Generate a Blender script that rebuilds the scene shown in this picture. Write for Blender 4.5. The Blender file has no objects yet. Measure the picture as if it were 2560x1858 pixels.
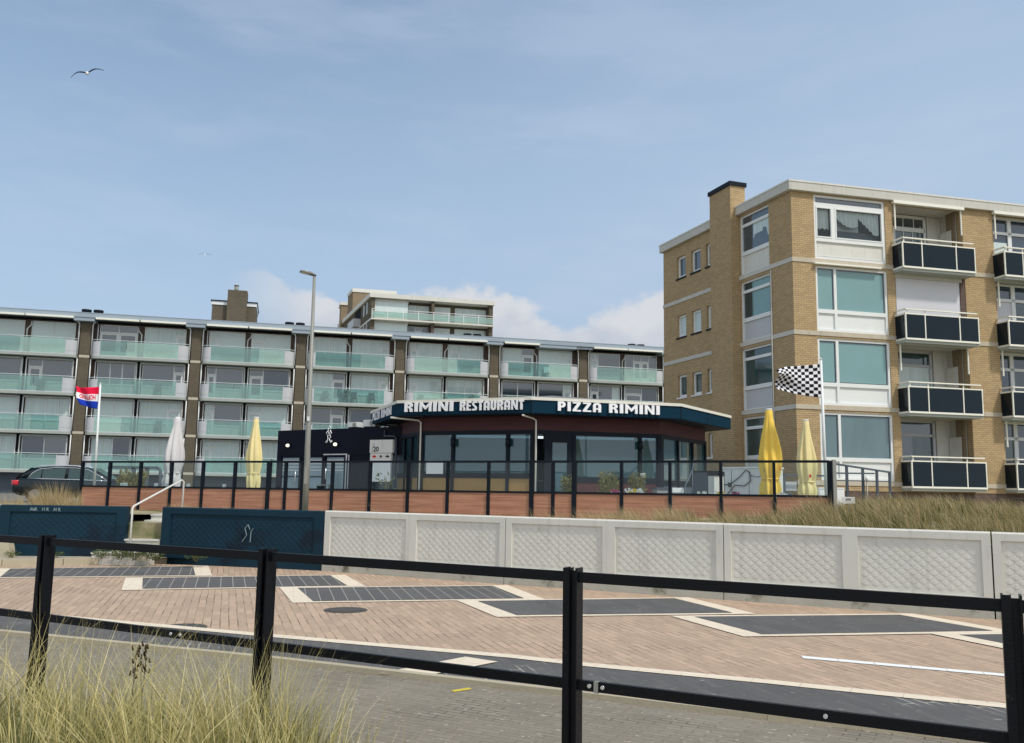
import bpy, math, random
import numpy as np
from mathutils import Vector, Matrix
random.seed(7); rng = np.random.default_rng(7)
R = math.radians
SC = bpy.context.scene
COL = SC.collection

# ------------------------------------------------------------------ camera
F_PX, PITCH, ROLL, EYE = 2218.42, 0.132272, 0.016569, 1.7
CRt = Vector((1, 0, 0)); CFw = Vector((0, math.cos(PITCH), math.sin(PITCH))); CUp = Vector((0, -math.sin(PITCH), math.cos(PITCH)))
cam = bpy.data.cameras.new('camera'); cam_o = bpy.data.objects.new('camera', cam); COL.objects.link(cam_o)
cam.sensor_fit = 'HORIZONTAL'; cam.sensor_width = 36; cam.lens = 36 * F_PX / 2560
cam.clip_start = 0.1; cam.clip_end = 6000
cx_ = CRt * math.cos(ROLL) + CUp * math.sin(ROLL); cy_ = CUp * math.cos(ROLL) - CRt * math.sin(ROLL); cz_ = -CFw
m = Matrix.Identity(4)
for i in range(3): m[i][0], m[i][1], m[i][2] = cx_[i], cy_[i], cz_[i]
m[2][3] = EYE
cam_o.matrix_world = m
SC.camera = cam_o

# ------------------------------------------------------------------ light
SUN_EL, SUN_AZ = R(53), math.atan2(1.12, -0.98)      # azimuth measured from +Y towards +X
SUN_DIR = Vector((math.sin(SUN_AZ) * math.cos(SUN_EL), math.cos(SUN_AZ) * math.cos(SUN_EL), math.sin(SUN_EL)))
sun = bpy.data.lights.new('sun', 'SUN'); sun.energy = 2.3; sun.angle = R(5); sun.color = (1.0, 0.95, 0.86)
sun_o = bpy.data.objects.new('sun', sun); COL.objects.link(sun_o)
sun_o.rotation_euler = (-SUN_DIR).to_track_quat('-Z', 'Y').to_euler()
SC.view_settings.view_transform = 'Standard'; SC.view_settings.look = 'None'
SC.view_settings.exposure = 0.28; SC.view_settings.gamma = 1.0
try: SC.cycles.max_bounces = 8; SC.cycles.transparent_max_bounces = 12
except Exception: pass

class NT:
    """tiny node-tree helper"""
    def __init__(s, tree): s.t = tree
    def n(s, typ, **kw):
        nd = s.t.nodes.new(typ)
        for k, v in kw.items():
            if k.startswith('_'): continue
            setattr(nd, k, v)
        return nd
    def set(s, sock, v):
        if hasattr(v, 'is_output'): s.t.links.new(v, sock)
        else: sock.default_value = v
    def math(s, op, a, b=0.0, c=None, clamp=False):
        nd = s.n('ShaderNodeMath', operation=op, use_clamp=clamp)
        s.set(nd.inputs[0], a); s.set(nd.inputs[1], b)
        if c is not None: s.set(nd.inputs[2], c)
        return nd.outputs[0]
    def smooth(s, v, lo, hi, a=0.0, b=1.0):
        nd = s.n('ShaderNodeMapRange', interpolation_type='SMOOTHSTEP')
        s.set(nd.inputs[0], v); s.set(nd.inputs[1], lo); s.set(nd.inputs[2], hi); s.set(nd.inputs[3], a); s.set(nd.inputs[4], b)
        return nd.outputs[0]
    def noise(s, vec, scale, detail=4, rough=.55):
        nd = s.n('ShaderNodeTexNoise'); s.set(nd.inputs['Vector'], vec)
        nd.inputs['Scale'].default_value = scale; nd.inputs['Detail'].default_value = detail; nd.inputs['Roughness'].default_value = rough
        return nd.outputs['Fac']
    def mix(s, f, a, b, blend='MIX'):
        nd = s.n('ShaderNodeMix', data_type='RGBA', blend_type=blend)
        s.set(nd.inputs[0], f); s.set(nd.inputs[6], a if hasattr(a, 'is_output') else (*a, 1)[:4]); s.set(nd.inputs[7], b if hasattr(b, 'is_output') else (*b, 1)[:4])
        return nd.outputs[2]
    def mapping(s, vec, scale=(1, 1, 1), loc=(0, 0, 0), rot=(0, 0, 0)):
        nd = s.n('ShaderNodeMapping'); s.set(nd.inputs[0], vec)
        nd.inputs[1].default_value = loc; nd.inputs[2].default_value = rot; nd.inputs[3].default_value = scale
        return nd.outputs[0]

# ------------------------------------------------------------------ world: hazy summer sky with thin cirrus and low cumulus
W = bpy.data.worlds.new('World'); SC.world = W; W.use_nodes = True
wt = W.node_tree; wt.nodes.clear(); N = NT(wt)
sky = N.n('ShaderNodeTexSky', sky_type='NISHITA', sun_disc=False)
sky.sun_elevation = SUN_EL; sky.sun_rotation = SUN_AZ; sky.air_density = 1.0; sky.dust_density = 1.6; sky.ozone_density = 1.0
geo = N.n('ShaderNodeTexCoord'); d = geo.outputs['Generated']
sep = N.n('ShaderNodeSeparateXYZ'); N.set(sep.inputs[0], d)
el = sep.outputs[2]
az = N.math('ARCTAN2', sep.outputs[0], sep.outputs[1])
haze = N.math('ADD', N.smooth(el, 0.02, 0.62, 0.90, 0.20), N.smooth(az, -.45, .55, 0.0, .45), clamp=True)
skyc = N.mix(haze, sky.outputs[0], (2.95, 3.62, 4.82))
skyc = N.mix(.55, skyc, N.mix(1.0, skyc, (.95, 1.06, 1.03), 'MULTIPLY'))
# cirrus veil: streaks stretched along the sky
cv = N.mapping(d, scale=(1.6, 1.6, 7.0), rot=(0.0, R(-14), 0.0))
ci = N.noise(cv, 2.6, 5, .55)
cim = N.noise(N.mapping(d, loc=(3.1, 1.7, 0.4)), 1.7, 2, .5)
cf = N.math('MULTIPLY', N.smooth(ci, .44, .72), N.smooth(cim, .36, .62, .15, .75))
cf = N.math('MULTIPLY', cf, .34)
skyc = N.mix(cf, skyc, (3.9, 4.4, 5.3))
# low cumulus bank
cn = N.noise(N.mapping(d, scale=(1, 1, 1.25)), 11.0, 6, .55)
cb = N.noise(N.mapping(d, loc=(.7, .2, .1)), 5.2, 2, .5)
azm = N.math('MULTIPLY', N.smooth(az, -0.34, -0.20), N.smooth(az, .16, .30, 1.0, .25))
dip = N.smooth(N.math('ABSOLUTE', N.math('ADD', az, .215)), .0, .04, .0, 0.0)
top = N.math('ADD', .202, N.math('MULTIPLY', N.math('SUBTRACT', cb, .5), .12))
lev = N.math('SUBTRACT', top, el)
dens = N.math('ADD', N.math('MULTIPLY', lev, 24.0), N.math('MULTIPLY', N.math('SUBTRACT', cn, .5), 3.0))
cum = N.math('MULTIPLY', N.smooth(dens, -.08, .30), azm)
cum = N.math('MULTIPLY', cum, N.smooth(el, .02, .10, .55, .96))
sh = N.noise(N.mapping(d, loc=(-.02, 0.0, -.03), scale=(1, 1, 1.25)), 11.0, 5, .55)
shade = N.math('ADD', N.math('MULTIPLY', N.math('SUBTRACT', sh, cn), 2.2), N.smooth(dens, 0.0, 1.5, .05, .62), clamp=True)
cumc = N.mix(shade, (4.55, 4.65, 4.9), (2.5, 3.05, 3.9))
skyc = N.mix(cum, skyc, cumc)
# bright cloud sheet added out of view behind the viewer, as fill light
veil = N.math('MULTIPLY', N.smooth(sep.outputs[1], .12, -.55, 0.0, .8), N.smooth(N.noise(N.mapping(d, loc=(5, 2, 1)), 2.2, 4, .5), .25, .6, .55, 1.0))
skyc = N.mix(veil, skyc, (6.6, 6.9, 7.2))
# below the horizon: the pale sea
skyc = N.mix(N.smooth(el, -.03, -.003, 1.0, 0.0), skyc, (1.5, 1.8, 2.1))
bg = N.n('ShaderNodeBackground'); N.set(bg.inputs[0], skyc); bg.inputs[1].default_value = 0.125
wo = N.n('ShaderNodeOutputWorld'); wt.links.new(bg.outputs[0], wo.inputs[0])

# ------------------------------------------------------------------ picking real points seen in the photograph (photo pixels, 2560 wide)
def ray(x, y):
    u = (x - 1280) / F_PX; v = (y - 929) / F_PX
    a = u * math.cos(ROLL) + v * math.sin(ROLL); b = -u * math.sin(ROLL) + v * math.cos(ROLL)
    return CRt * a - CUp * b + CFw
def on_z(x, y, z=0.0):
    r_ = ray(x, y); k = (z - EYE) / r_.z; return Vector((r_.x * k, r_.y * k, z))
def at(x, y, Y):
    r_ = ray(x, y); k = Y / r_.y; return Vector((r_.x * k, Y, EYE + r_.z * k))
def on_plane(x, y, P, psi):
    r_ = ray(x, y); nx, ny = -math.sin(psi), math.cos(psi)
    k = (nx * P[0] + ny * P[1]) / (nx * r_.x + ny * r_.y)
    q = r_ * k
    return (q.x - P[0]) * math.cos(psi) + (q.y - P[1]) * math.sin(psi), q.z + EYE

# ------------------------------------------------------------------ mesh helpers
class MB:
    def __init__(s): s.v = []; s.f = []; s.sm = []; s.uv = {}
    def quad(s, *p, smooth=False, uv=None):
        b = len(s.v); s.v += [tuple(q) for q in p]; s.f.append(tuple(range(b, b + len(p)))); s.sm.append(smooth)
        if uv: s.uv[len(s.f) - 1] = uv
        return s
    def box(s, x0, x1, y0, y1, z0, z1):
        b = len(s.v)
        s.v += [(x0, y0, z0), (x1, y0, z0), (x1, y1, z0), (x0, y1, z0), (x0, y0, z1), (x1, y0, z1), (x1, y1, z1), (x0, y1, z1)]
        for f in ((3, 2, 1, 0), (4, 5, 6, 7), (0, 1, 5, 4), (1, 2, 6, 5), (2, 3, 7, 6), (3, 0, 4, 7)):
            s.f.append(tuple(b + i for i in f)); s.sm.append(False)
        return s
    def obox(s, c, ax, ay, az):
        """box from centre and three half-axis vectors"""
        c, ax, ay, az = map(Vector, (c, ax, ay, az)); b = len(s.v)
        for k in ((-1, -1, -1), (1, -1, -1), (1, 1, -1), (-1, 1, -1), (-1, -1, 1), (1, -1, 1), (1, 1, 1), (-1, 1, 1)):
            s.v.append(tuple(c + ax * k[0] + ay * k[1] + az * k[2]))
        for f in ((3, 2, 1, 0), (4, 5, 6, 7), (0, 1, 5, 4), (1, 2, 6, 5), (2, 3, 7, 6), (3, 0, 4, 7)):
            s.f.append(tuple(b + i for i in f)); s.sm.append(False)
        return s
    def bar(s, p, q, w, h=None, up=(0, 0, 1)):
        p, q = Vector(p), Vector(q); h = h or w; d_ = (q - p); a = d_.normalized(); u = Vector(up)
        if abs(a.dot(u)) > .98: u = Vector((0, 1, 0))
        sd = a.cross(u).normalized(); u = sd.cross(a)
        return s.obox((p + q) / 2, sd * w / 2, d_ / 2, u * h / 2)
    def tube(s, pts, r, seg=8, caps=True):
        pts = [Vector(p) for p in pts]; rs = r if isinstance(r, (list, tuple)) else [r] * len(pts)
        rings = []; prev = None
        for i, p in enumerate(pts):
            a = (pts[min(i + 1, len(pts) - 1)] - pts[max(i - 1, 0)]).normalized()
            u = prev if prev is not None else (Vector((0, 0, 1)) if abs(a.z) < .9 else Vector((1, 0, 0)))
            e1 = (u - a * u.dot(a)).normalized(); e2 = a.cross(e1); prev = e1
            b = len(s.v); rings.append(b)
            for k in range(seg):
                t = 2 * math.pi * k / seg; s.v.append(tuple(p + (e1 * math.cos(t) + e2 * math.sin(t)) * rs[i]))
        for b0, b1 in zip(rings, rings[1:]):
            for k in range(seg):
                k2 = (k + 1) % seg; s.f.append((b0 + k, b0 + k2, b1 + k2, b1 + k)); s.sm.append(True)
        if caps:
            s.f.append(tuple(rings[0] + k for k in reversed(range(seg)))); s.sm.append(False)
            s.f.append(tuple(rings[-1] + k for k in range(seg))); s.sm.append(False)
        return s
    def prism(s, poly, z0, z1, top=True, bot=True, side=True):
        n = len(poly); b = len(s.v)
        s.v += [(p[0], p[1], z0) for p in poly] + [(p[0], p[1], z1) for p in poly]
        if side:
            for i in range(n):
                j = (i + 1) % n; s.f.append((b + i, b + j, b + n + j, b + n + i)); s.sm.append(False)
        if top: s.f.append(tuple(b + n + i for i in range(n))); s.sm.append(False)
        if bot: s.f.append(tuple(b + i for i in reversed(range(n)))); s.sm.append(False)
        return s
    def loft(s, rings, smooth=True, caps=True, closed=True):
        n = len(rings[0]); bs = []
        for r_ in rings:
            bs.append(len(s.v)); s.v += [tuple(p) for p in r_]
        for b0, b1 in zip(bs, bs[1:]):
            for k in range(n if closed else n - 1):
                k2 = (k + 1) % n; s.f.append((b0 + k, b0 + k2, b1 + k2, b1 + k)); s.sm.append(smooth)
        if caps:
            s.f.append(tuple(reversed(range(bs[0], bs[0] + n)))); s.sm.append(False)
            s.f.append(tuple(range(bs[-1], bs[-1] + n))); s.sm.append(False)
        return s
    def build(s, name, mat, parent=None, loc=(0, 0, 0), rotz=0.0, **props):
        me = bpy.data.meshes.new(name); me.from_pydata(s.v, [], s.f); me.update()
        me.polygons.foreach_set('use_smooth', s.sm)
        uvl = me.uv_layers.new(name='uv'); co = np.array(s.v) if s.v else np.zeros((0, 3))
        for p in me.polygons:
            nn = p.normal
            if p.index in s.uv:
                for li, q in zip(p.loop_indices, s.uv[p.index]): uvl.data[li].uv = q
                continue
            ax = (0, 1) if abs(nn.z) > .75 else ((0, 2) if abs(nn.y) >= abs(nn.x) else (1, 2))
            for li in p.loop_indices:
                c = co[me.loops[li].vertex_index]; uvl.data[li].uv = (c[ax[0]], c[ax[1]])
        me.materials.append(mat)
        o = bpy.data.objects.new(name, me); COL.objects.link(o)
        if parent: o.parent = parent
        o.location = loc; o.rotation_euler = (0, 0, rotz)
        for k, v in props.items(): o[k] = v
        return o
def root(name, label, cat, loc=(0, 0, 0), rotz=0.0, group=None):
    o = bpy.data.objects.new(name, None); COL.objects.link(o); o.empty_display_size = .2
    o.location = loc; o.rotation_euler = (0, 0, rotz); o['label'] = label; o['category'] = cat
    if group: o['group'] = group
    return o
def tag(o, label, cat, group=None):
    o['label'] = label; o['category'] = cat
    if group: o['group'] = group
    return o
def kids(o): return [c for c in bpy.data.objects if c.parent == o]
def copy_tree(o, parent=None):
    c = o.copy(); COL.objects.link(c); c.parent = parent
    for ch in kids(o): copy_tree(ch, c)
    return c
def text_obj(name, body, size, mat, parent, loc, rot, ext=.004, off=0.0, align='CENTER'):
    cu = bpy.data.curves.new(name, 'FONT'); cu.body = body; cu.size = size; cu.extrude = ext; cu.offset = off
    cu.align_x = align; cu.align_y = 'CENTER'; cu.resolution_u = 3
    t = bpy.data.objects.new(name + '_t', cu); COL.objects.link(t)
    bpy.context.view_layer.update()
    me = bpy.data.meshes.new_from_object(t.evaluated_get(bpy.context.evaluated_depsgraph_get()))
    bpy.data.objects.remove(t); me.materials.clear(); me.materials.append(mat); me.name = name
    o = bpy.data.objects.new(name, me); COL.objects.link(o); o.parent = parent; o.location = loc; o.rotation_euler = rot
    return o

# ------------------------------------------------------------------ materials
def pbr(name, col, rough=.6, spec=.5, metal=0.0, var=.12, vscale=3.0, bump=0.0, bscale=40.0, ior=None, coat=0.0, streak=0.0, col2=None, c2f=(.55, .7), c2s=1.2):
    mt = bpy.data.materials.new(name); mt.use_nodes = True; T = NT(mt.node_tree)
    b = mt.node_tree.nodes['Principled BSDF']
    tc = T.n('ShaderNodeTexCoord'); vec = tc.outputs['Object']
    c = (*col, 1)
    if var:
        nz = T.noise(vec, vscale, 5, .6)
        f = T.math('ADD', T.math('MULTIPLY', T.math('SUBTRACT', nz, .5), var * 2.2), 1.0)
        if streak:
            n2 = T.noise(T.mapping(vec, scale=(9, 9, .7)), 1.0, 3, .6)
            f = T.math('MULTIPLY', f, T.smooth(n2, .5, .75, 1.0, 1.0 - streak))
        sc = T.n('ShaderNodeVectorMath', operation='SCALE'); sc.inputs[0].default_value = col; T.set(sc.inputs['Scale'], f)
        c = sc.outputs[0]
    if col2:
        c = T.mix(T.smooth(T.noise(vec, c2s, 5, .6), c2f[0], c2f[1]), c, col2)
    T.set(b.inputs['Base Color'], c)
    b.inputs['Roughness'].default_value = rough; b.inputs['Specular IOR Level'].default_value = spec; b.inputs['Metallic'].default_value = metal
    if ior: b.inputs['IOR'].default_value = ior
    if coat: b.inputs['Coat Weight'].default_value = coat; b.inputs['Coat Roughness'].default_value = .05
    if bump:
        bp = T.n('ShaderNodeBump'); bp.inputs['Strength'].default_value = bump; bp.inputs['Distance'].default_value = .02
        T.set(bp.inputs['Height'], T.noise(vec, bscale, 4, .6)); T.set(b.inputs['Normal'], bp.outputs[0])
    return mt
def brick(name, c1, c2, mortar, bw=.21, bh=.06, ms=.012, rough=.85, rot=0.0, bump=.35, offset=.5, big=.18, mpale=None, lo=(0, 0), wob=0.0, speck=None):
    mt = bpy.data.materials.new(name); mt.use_nodes = True; T = NT(mt.node_tree)
    b = mt.node_tree.nodes['Principled BSDF']
    uv = T.n('ShaderNodeTexCoord').outputs['UV']
    vec = T.mapping(uv, rot=(0, 0, rot), loc=(lo[0], lo[1], 0))
    if wob:
        nw_ = T.n('ShaderNodeTexNoise'); T.set(nw_.inputs['Vector'], uv); nw_.inputs['Scale'].default_value = 2.2; nw_.inputs['Detail'].default_value = 2
        sb_ = T.n('ShaderNodeVectorMath', operation='SUBTRACT'); T.set(sb_.inputs[0], nw_.outputs['Color']); sb_.inputs[1].default_value = (.5, .5, .5)
        sk_ = T.n('ShaderNodeVectorMath', operation='SCALE'); T.set(sk_.inputs[0], sb_.outputs[0]); sk_.inputs['Scale'].default_value = wob
        ad_ = T.n('ShaderNodeVectorMath', operation='ADD'); T.set(ad_.inputs[0], vec); T.set(ad_.inputs[1], sk_.outputs[0]); vec = ad_.outputs[0]
    br = T.n('ShaderNodeTexBrick'); br.offset = offset; br.squash = 1.0
    T.set(br.inputs['Vector'], vec); br.inputs['Color1'].default_value = (*c1, 1); br.inputs['Color2'].default_value = (*c2, 1); br.inputs['Mortar'].default_value = (*mortar, 1)
    br.inputs['Scale'].default_value = 1.0; br.inputs['Mortar Size'].default_value = ms; br.inputs['Mortar Smooth'].default_value = .2
    br.inputs['Bias'].default_value = 0.0; br.inputs['Brick Width'].default_value = bw; br.inputs['Row Height'].default_value = bh
    if mpale: T.set(br.inputs['Mortar'], T.mix(T.smooth(T.noise(uv, mpale[1], 3, .6), mpale[2], mpale[3]), mortar, mpale[0]))
    nz = T.noise(uv, .8, 5, .65); n2 = T.noise(uv, 14.0, 3, .6)
    f = T.math('ADD', T.math('ADD', T.math('MULTIPLY', T.math('SUBTRACT', nz, .5), big * 2), T.math('MULTIPLY', T.math('SUBTRACT', n2, .5), .30)), 1.0)
    sc = T.n('ShaderNodeVectorMath', operation='SCALE'); T.set(sc.inputs[0], br.outputs['Color']); T.set(sc.inputs['Scale'], f)
    co_ = sc.outputs[0]
    if speck: co_ = T.mix(T.smooth(T.noise(T.mapping(uv, scale=(1, 1.8, 1)), speck[1], 2, .5), speck[2], speck[2] + .05), co_, speck[0])
    T.set(b.inputs['Base Color'], co_); b.inputs['Roughness'].default_value = rough; b.inputs['Specular IOR Level'].default_value = .25
    if bump:
        bp = T.n('ShaderNodeBump'); bp.inputs['Strength'].default_value = bump; bp.inputs['Distance'].default_value = .01; bp.invert = True
        T.set(bp.inputs['Height'], br.outputs['Fac']); T.set(b.inputs['Normal'], bp.outputs[0])
    return mt
def wood(name, c1, c2, rough=.55, sx=.5, sz=9.0, plank=.145):
    mt = bpy.data.materials.new(name); mt.use_nodes = True; T = NT(mt.node_tree); b = mt.node_tree.nodes['Principled BSDF']
    uv = T.n('ShaderNodeTexCoord').outputs['UV']
    n1 = T.noise(T.mapping(uv, scale=(sx, sz, 1)), 2.0, 6, .65); n2 = T.noise(T.mapping(uv, scale=(sx * .6, sz * 4, 1)), 2.0, 4, .6)
    f = T.math('ADD', T.math('MULTIPLY', n1, .7), T.math('MULTIPLY', n2, .3))
    c = T.mix(T.smooth(f, .36, .64), c1, c2)
    sp = T.n('ShaderNodeSeparateXYZ'); T.set(sp.inputs[0], uv)
    fr = T.math('FRACT', T.math('DIVIDE', sp.outputs[1], plank))
    gap = T.smooth(fr, .0, .06, .45, 1.0)
    sc = T.n('ShaderNodeVectorMath', operation='SCALE'); T.set(sc.inputs[0], c); T.set(sc.inputs['Scale'], gap)
    T.set(b.inputs['Base Color'], sc.outputs[0]); b.inputs['Roughness'].default_value = rough
    return mt
def glass(name, tint, opac, refl=.5, rough=.02, body=None, ior=1.5):
    """thin sheet: tinted see-through plus body colour plus gloss by fresnel"""
    mt = bpy.data.materials.new(name); mt.use_nodes = True; T = NT(mt.node_tree); nt = mt.node_tree; nt.nodes.clear()
    tr = T.n('ShaderNodeBsdfTransparent'); tr.inputs[0].default_value = (*tint, 1)
    df = T.n('ShaderNodeBsdfDiffuse'); df.inputs[0].default_value = (*(body or tint), 1)
    gl = T.n('ShaderNodeBsdfGlossy'); gl.inputs['Roughness'].default_value = rough; gl.inputs[0].default_value = (.95, .98, 1, 1)
    m1 = T.n('ShaderNodeMixShader'); m1.inputs[0].default_value = opac; nt.links.new(tr.outputs[0], m1.inputs[1]); nt.links.new(df.outputs[0], m1.inputs[2])
    fr = T.n('ShaderNodeFresnel'); fr.inputs[0].default_value = ior
    m2 = T.n('ShaderNodeMixShader'); T.set(m2.inputs[0], T.math('MULTIPLY', fr.outputs[0], refl * 2, clamp=True))
    nt.links.new(m1.outputs[0], m2.inputs[1]); nt.links.new(gl.outputs[0], m2.inputs[2])
    ou = T.n('ShaderNodeOutputMaterial'); nt.links.new(m2.outputs[0], ou.inputs[0])
    return mt
def pane(name, col, rough=.04, ior=1.9, folds=0.0, fold_s=7.0, slats=0.0, var=.1):
    """a window pane with what hangs right behind it (blind, sheer curtain or a dark room)"""
    mt = bpy.data.materials.new(name); mt.use_nodes = True; T = NT(mt.node_tree); b = mt.node_tree.nodes['Principled BSDF']
    tc = T.n('ShaderNodeTexCoord'); uv = tc.outputs['UV']
    c = (*col, 1); f = None
    nz = T.noise(uv, .9, 3, .5); f = T.math('ADD', 1.0, T.math('MULTIPLY', T.math('SUBTRACT', nz, .5), var * 2))
    if folds:
        n2 = T.noise(T.mapping(uv, scale=(fold_s, .25, 1)), 1.0, 3, .6); f = T.math('MULTIPLY', f, T.smooth(n2, .35, .65, 1 - folds, 1 + folds * .6))
    if slats:
        sp = T.n('ShaderNodeSeparateXYZ'); T.set(sp.inputs[0], uv)
        fr = T.math('FRACT', T.math('MULTIPLY', sp.outputs[1], 18.0)); f = T.math('MULTIPLY', f, T.smooth(fr, 0, .35, 1 - slats, 1.0))
    sc = T.n('ShaderNodeVectorMath', operation='SCALE'); sc.inputs[0].default_value = col; T.set(sc.inputs['Scale'], f)
    T.set(b.inputs['Base Color'], sc.outputs[0]); b.inputs['Roughness'].default_value = rough; b.inputs['IOR'].default_value = ior
    return mt
def emit(name, col, s):
    mt = bpy.data.materials.new(name); mt.use_nodes = True; nt = mt.node_tree; nt.nodes.clear(); T = NT(nt)
    e = T.n('ShaderNodeEmission'); e.inputs[0].default_value = (*col, 1); e.inputs[1].default_value = s
    o = T.n('ShaderNodeOutputMaterial'); nt.links.new(e.outputs[0], o.inputs[0]); return mt

M = {}
M['pier'] = brick('brown brick', (.135, .108, .072), (.095, .078, .052), (.12, .105, .08), big=.3)
M['redbrick'] = brick('dark red brick', (.14, .085, .065), (.10, .062, .05), (.13, .11, .10))
M['yellow'] = brick('yellow brick', (.50, .355, .185), (.395, .28, .145), (.27, .21, .14), bw=.22, bh=.078, ms=.011, big=.14)
M['redbrick2'] = pbr('worn red paint', (.42, .13, .09), .8, .2, var=.2, vscale=6)
M['tan'] = brick('tan brick', (.30, .22, .135), (.22, .16, .10), (.2, .165, .12))
M['concrete'] = pbr('concrete', (.55, .54, .49), .85, .2, var=.1, vscale=1.5, streak=.12)
M['band'] = pbr('painted concrete band', (.50, .45, .36), .8, .2, var=.12, vscale=1.2, streak=.15)
M['fascia'] = pbr('blue grey metal fascia', (.30, .36, .42), .45, .5, var=.06)
M['white'] = pbr('white paint', (.74, .76, .75), .45, .4, var=.06, vscale=2.0)
M['offwhite'] = pbr('weathered white panel', (.66, .65, .60), .6, .3, var=.1, vscale=1.5, streak=.12)
M['awn'] = pbr('cream awning box', (.80, .79, .70), .5, .4, var=.05)
M['awn2'] = pbr('grey awning box', (.50, .52, .49), .5, .4, var=.05)
M['slab'] = pbr('balcony concrete', (.36, .39, .36), .8, .2, var=.1)
M['endp'] = pbr('grey balcony end sheet', (.50, .51, .53), .45, .45, var=.05)
M['rail'] = pbr('brushed aluminium', (.50, .58, .58), .35, .5, var=.03)
M['gglass'] = glass('green balcony glass', (.60, .80, .77), .34, .45, body=(.38, .55, .52))
M['gglass2'] = glass('clear green glass', (.55, .78, .76), .20, .45, body=(.30, .47, .46))
M['gglass3'] = glass('pale green glass', (.70, .90, .85), .40, .40, body=(.52, .69, .63))
M['B'] = pane('pale roller blind behind glass', (.60, .70, .68), ior=1.6, var=.06)
M['C'] = pane('sheer curtain behind glass', (.53, .63, .61), folds=.09, ior=1.7)
M['D'] = pane('dark window glass', (.050, .070, .088), ior=2.1)
M['N'] = pane('deep blue window glass', (.018, .042, .075), ior=1.9)
M['teal'] = pane('teal sun blind behind glass', (.185, .33, .34), ior=1.6, slats=.10)
M['teal2'] = pane('grey teal blind behind glass', (.115, .185, .20), ior=1.7, folds=.08, fold_s=1.5)
M['grn'] = pane('dark green glazing', (.022, .062, .066), ior=1.9, folds=.3, fold_s=3)
M['blk'] = pbr('shade black', (.010, .011, .013), .8, .1, var=0)
M['dbalc'] = pane('dark navy balcony glass', (.004, .012, .020), ior=1.34, var=.3)
M['apane'] = pane('window with pale slat blind', (.20, .27, .31), ior=1.6, slats=0.0, folds=0.0, var=.5)
M['shutter'] = pane('white roller shutter', (.62, .62, .66), rough=.5, ior=1.4, slats=.10, var=.03)
M['darkmetal'] = pbr('dark blue grey metal', (.0045, .009, .016), .5, .18, var=.1)
M['navyfas'] = pbr('navy sheet fascia', (.008, .032, .056), .8, .03, var=.08, vscale=.8)
M['annex'] = pbr('near black cladding', (.0025, .003, .012), .6, .15, var=.1)
M['maroon'] = wood('dark red timber boards', (.045, .006, .008), (.085, .013, .015), rough=.6, plank=.16)
M['cedar'] = wood('reddish timber boards', (.33, .145, .085), (.50, .245, .155), rough=.65, plank=.16)
M['cream'] = pbr('cream roof edge', (.70, .68, .60), .5, .4, var=.05)
M['roofgrey'] = pbr('grey roofing felt', (.20, .20, .20), .9, .1, var=.15)
M['letter'] = pbr('white sign letters', (.86, .86, .88), .7, .1, var=.02)
M['ochre'] = pbr('ochre panel', (.34, .20, .065), .5, .4, var=.18, vscale=1.5)
M['rglass'] = glass('restaurant window glass', (.40, .56, .62), .42, .55, body=(.065, .155, .185), ior=1.7)
M['cglass'] = glass('clear window glass', (.86, .92, .92), .03, .45, body=(.4, .5, .5))
M['fglass'] = glass('screen glass', (.86, .94, .94), .03, .30, body=(.4, .5, .5))
M['wallwhite'] = pbr('white wall concrete', (.64, .63, .57), .85, .2, var=.10, vscale=1.6, bump=.15, bscale=60, streak=.13, col2=(.46, .45, .38), c2f=(.60, .80), c2s=1.7)
M['footing'] = pbr('mossy footing concrete', (.44, .43, .37), .9, .15, var=.2, vscale=2.0, bump=.4, bscale=25, col2=(.16, .16, .11), c2f=(.52, .72), c2s=2.6)
M['navywall'] = pbr('navy painted concrete', (.006, .029, .048), .6, .16, var=.25, vscale=1.4, bump=.12, bscale=40, col2=(.007, .017, .03), c2f=(.55, .66), c2s=.9)
M['paving'] = brick('pink clinker paving', (.49, .355, .255), (.39, .285, .205), (.36, .27, .19), bw=.42, bh=.105, ms=.007, rot=R(45), big=.13, bump=.5, wob=.03, mpale=((.17, .12, .085), 1.6, .48, .6), speck=((.62, .52, .42), 20.0, .68))
M['darkpave'] = brick('charcoal paving', (.118, .115, .112), (.095, .093, .092), (.105, .10, .095), bw=.5, bh=.2, ms=.006, big=.2, offset=0.0, bump=.3, wob=.02, speck=((.22, .21, .20), 7.0, .67))
M['darkstrip'] = brick('charcoal strip paving', (.118, .115, .112), (.098, .096, .095), (.10, .098, .094), bw=.42, bh=.105, ms=.009, big=.2, rot=R(48), bump=.3, wob=.02, mpale=((.38, .36, .31), .55, .50, .62), speck=((.24, .235, .22), 9.0, .68))
M['darkpave2'] = brick('charcoal paving with pale joints', (.118, .115, .112), (.098, .096, .095), (.34, .32, .28), bw=1.9, bh=.2, ms=.007, big=.12, offset=0.0, bump=.2)
M['creampave'] = brick('cream paving', (.74, .64, .50), (.70, .60, .47), (.55, .47, .37), bw=.42, bh=.21, ms=.006, big=.06, bump=.2)
M['path'] = brick('worn brown brick path', (.255, .225, .175), (.215, .19, .148), (.195, .17, .13), bw=.21, bh=.07, ms=.006, big=.28, bump=.5, rot=R(4), wob=.035, mpale=((.10, .085, .065), 1.3, .5, .66), speck=((.46, .42, .35), 13.0, .66))
M['kerb'] = pbr('kerb stone', (.42, .37, .27), .9, .2, var=.15, vscale=3, bump=.2)
M['slabs'] = brick('pavement slabs', (.40, .36, .29), (.36, .32, .26), (.25, .22, .17), bw=.6, bh=.4, ms=.012, big=.12)
M['sand'] = pbr('dune sand', (.36, .30, .20), .95, .1, var=.2, vscale=2.0, bump=.4, bscale=20, col2=(.12, .14, .05), c2f=(.45, .62), c2s=.7)
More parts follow.
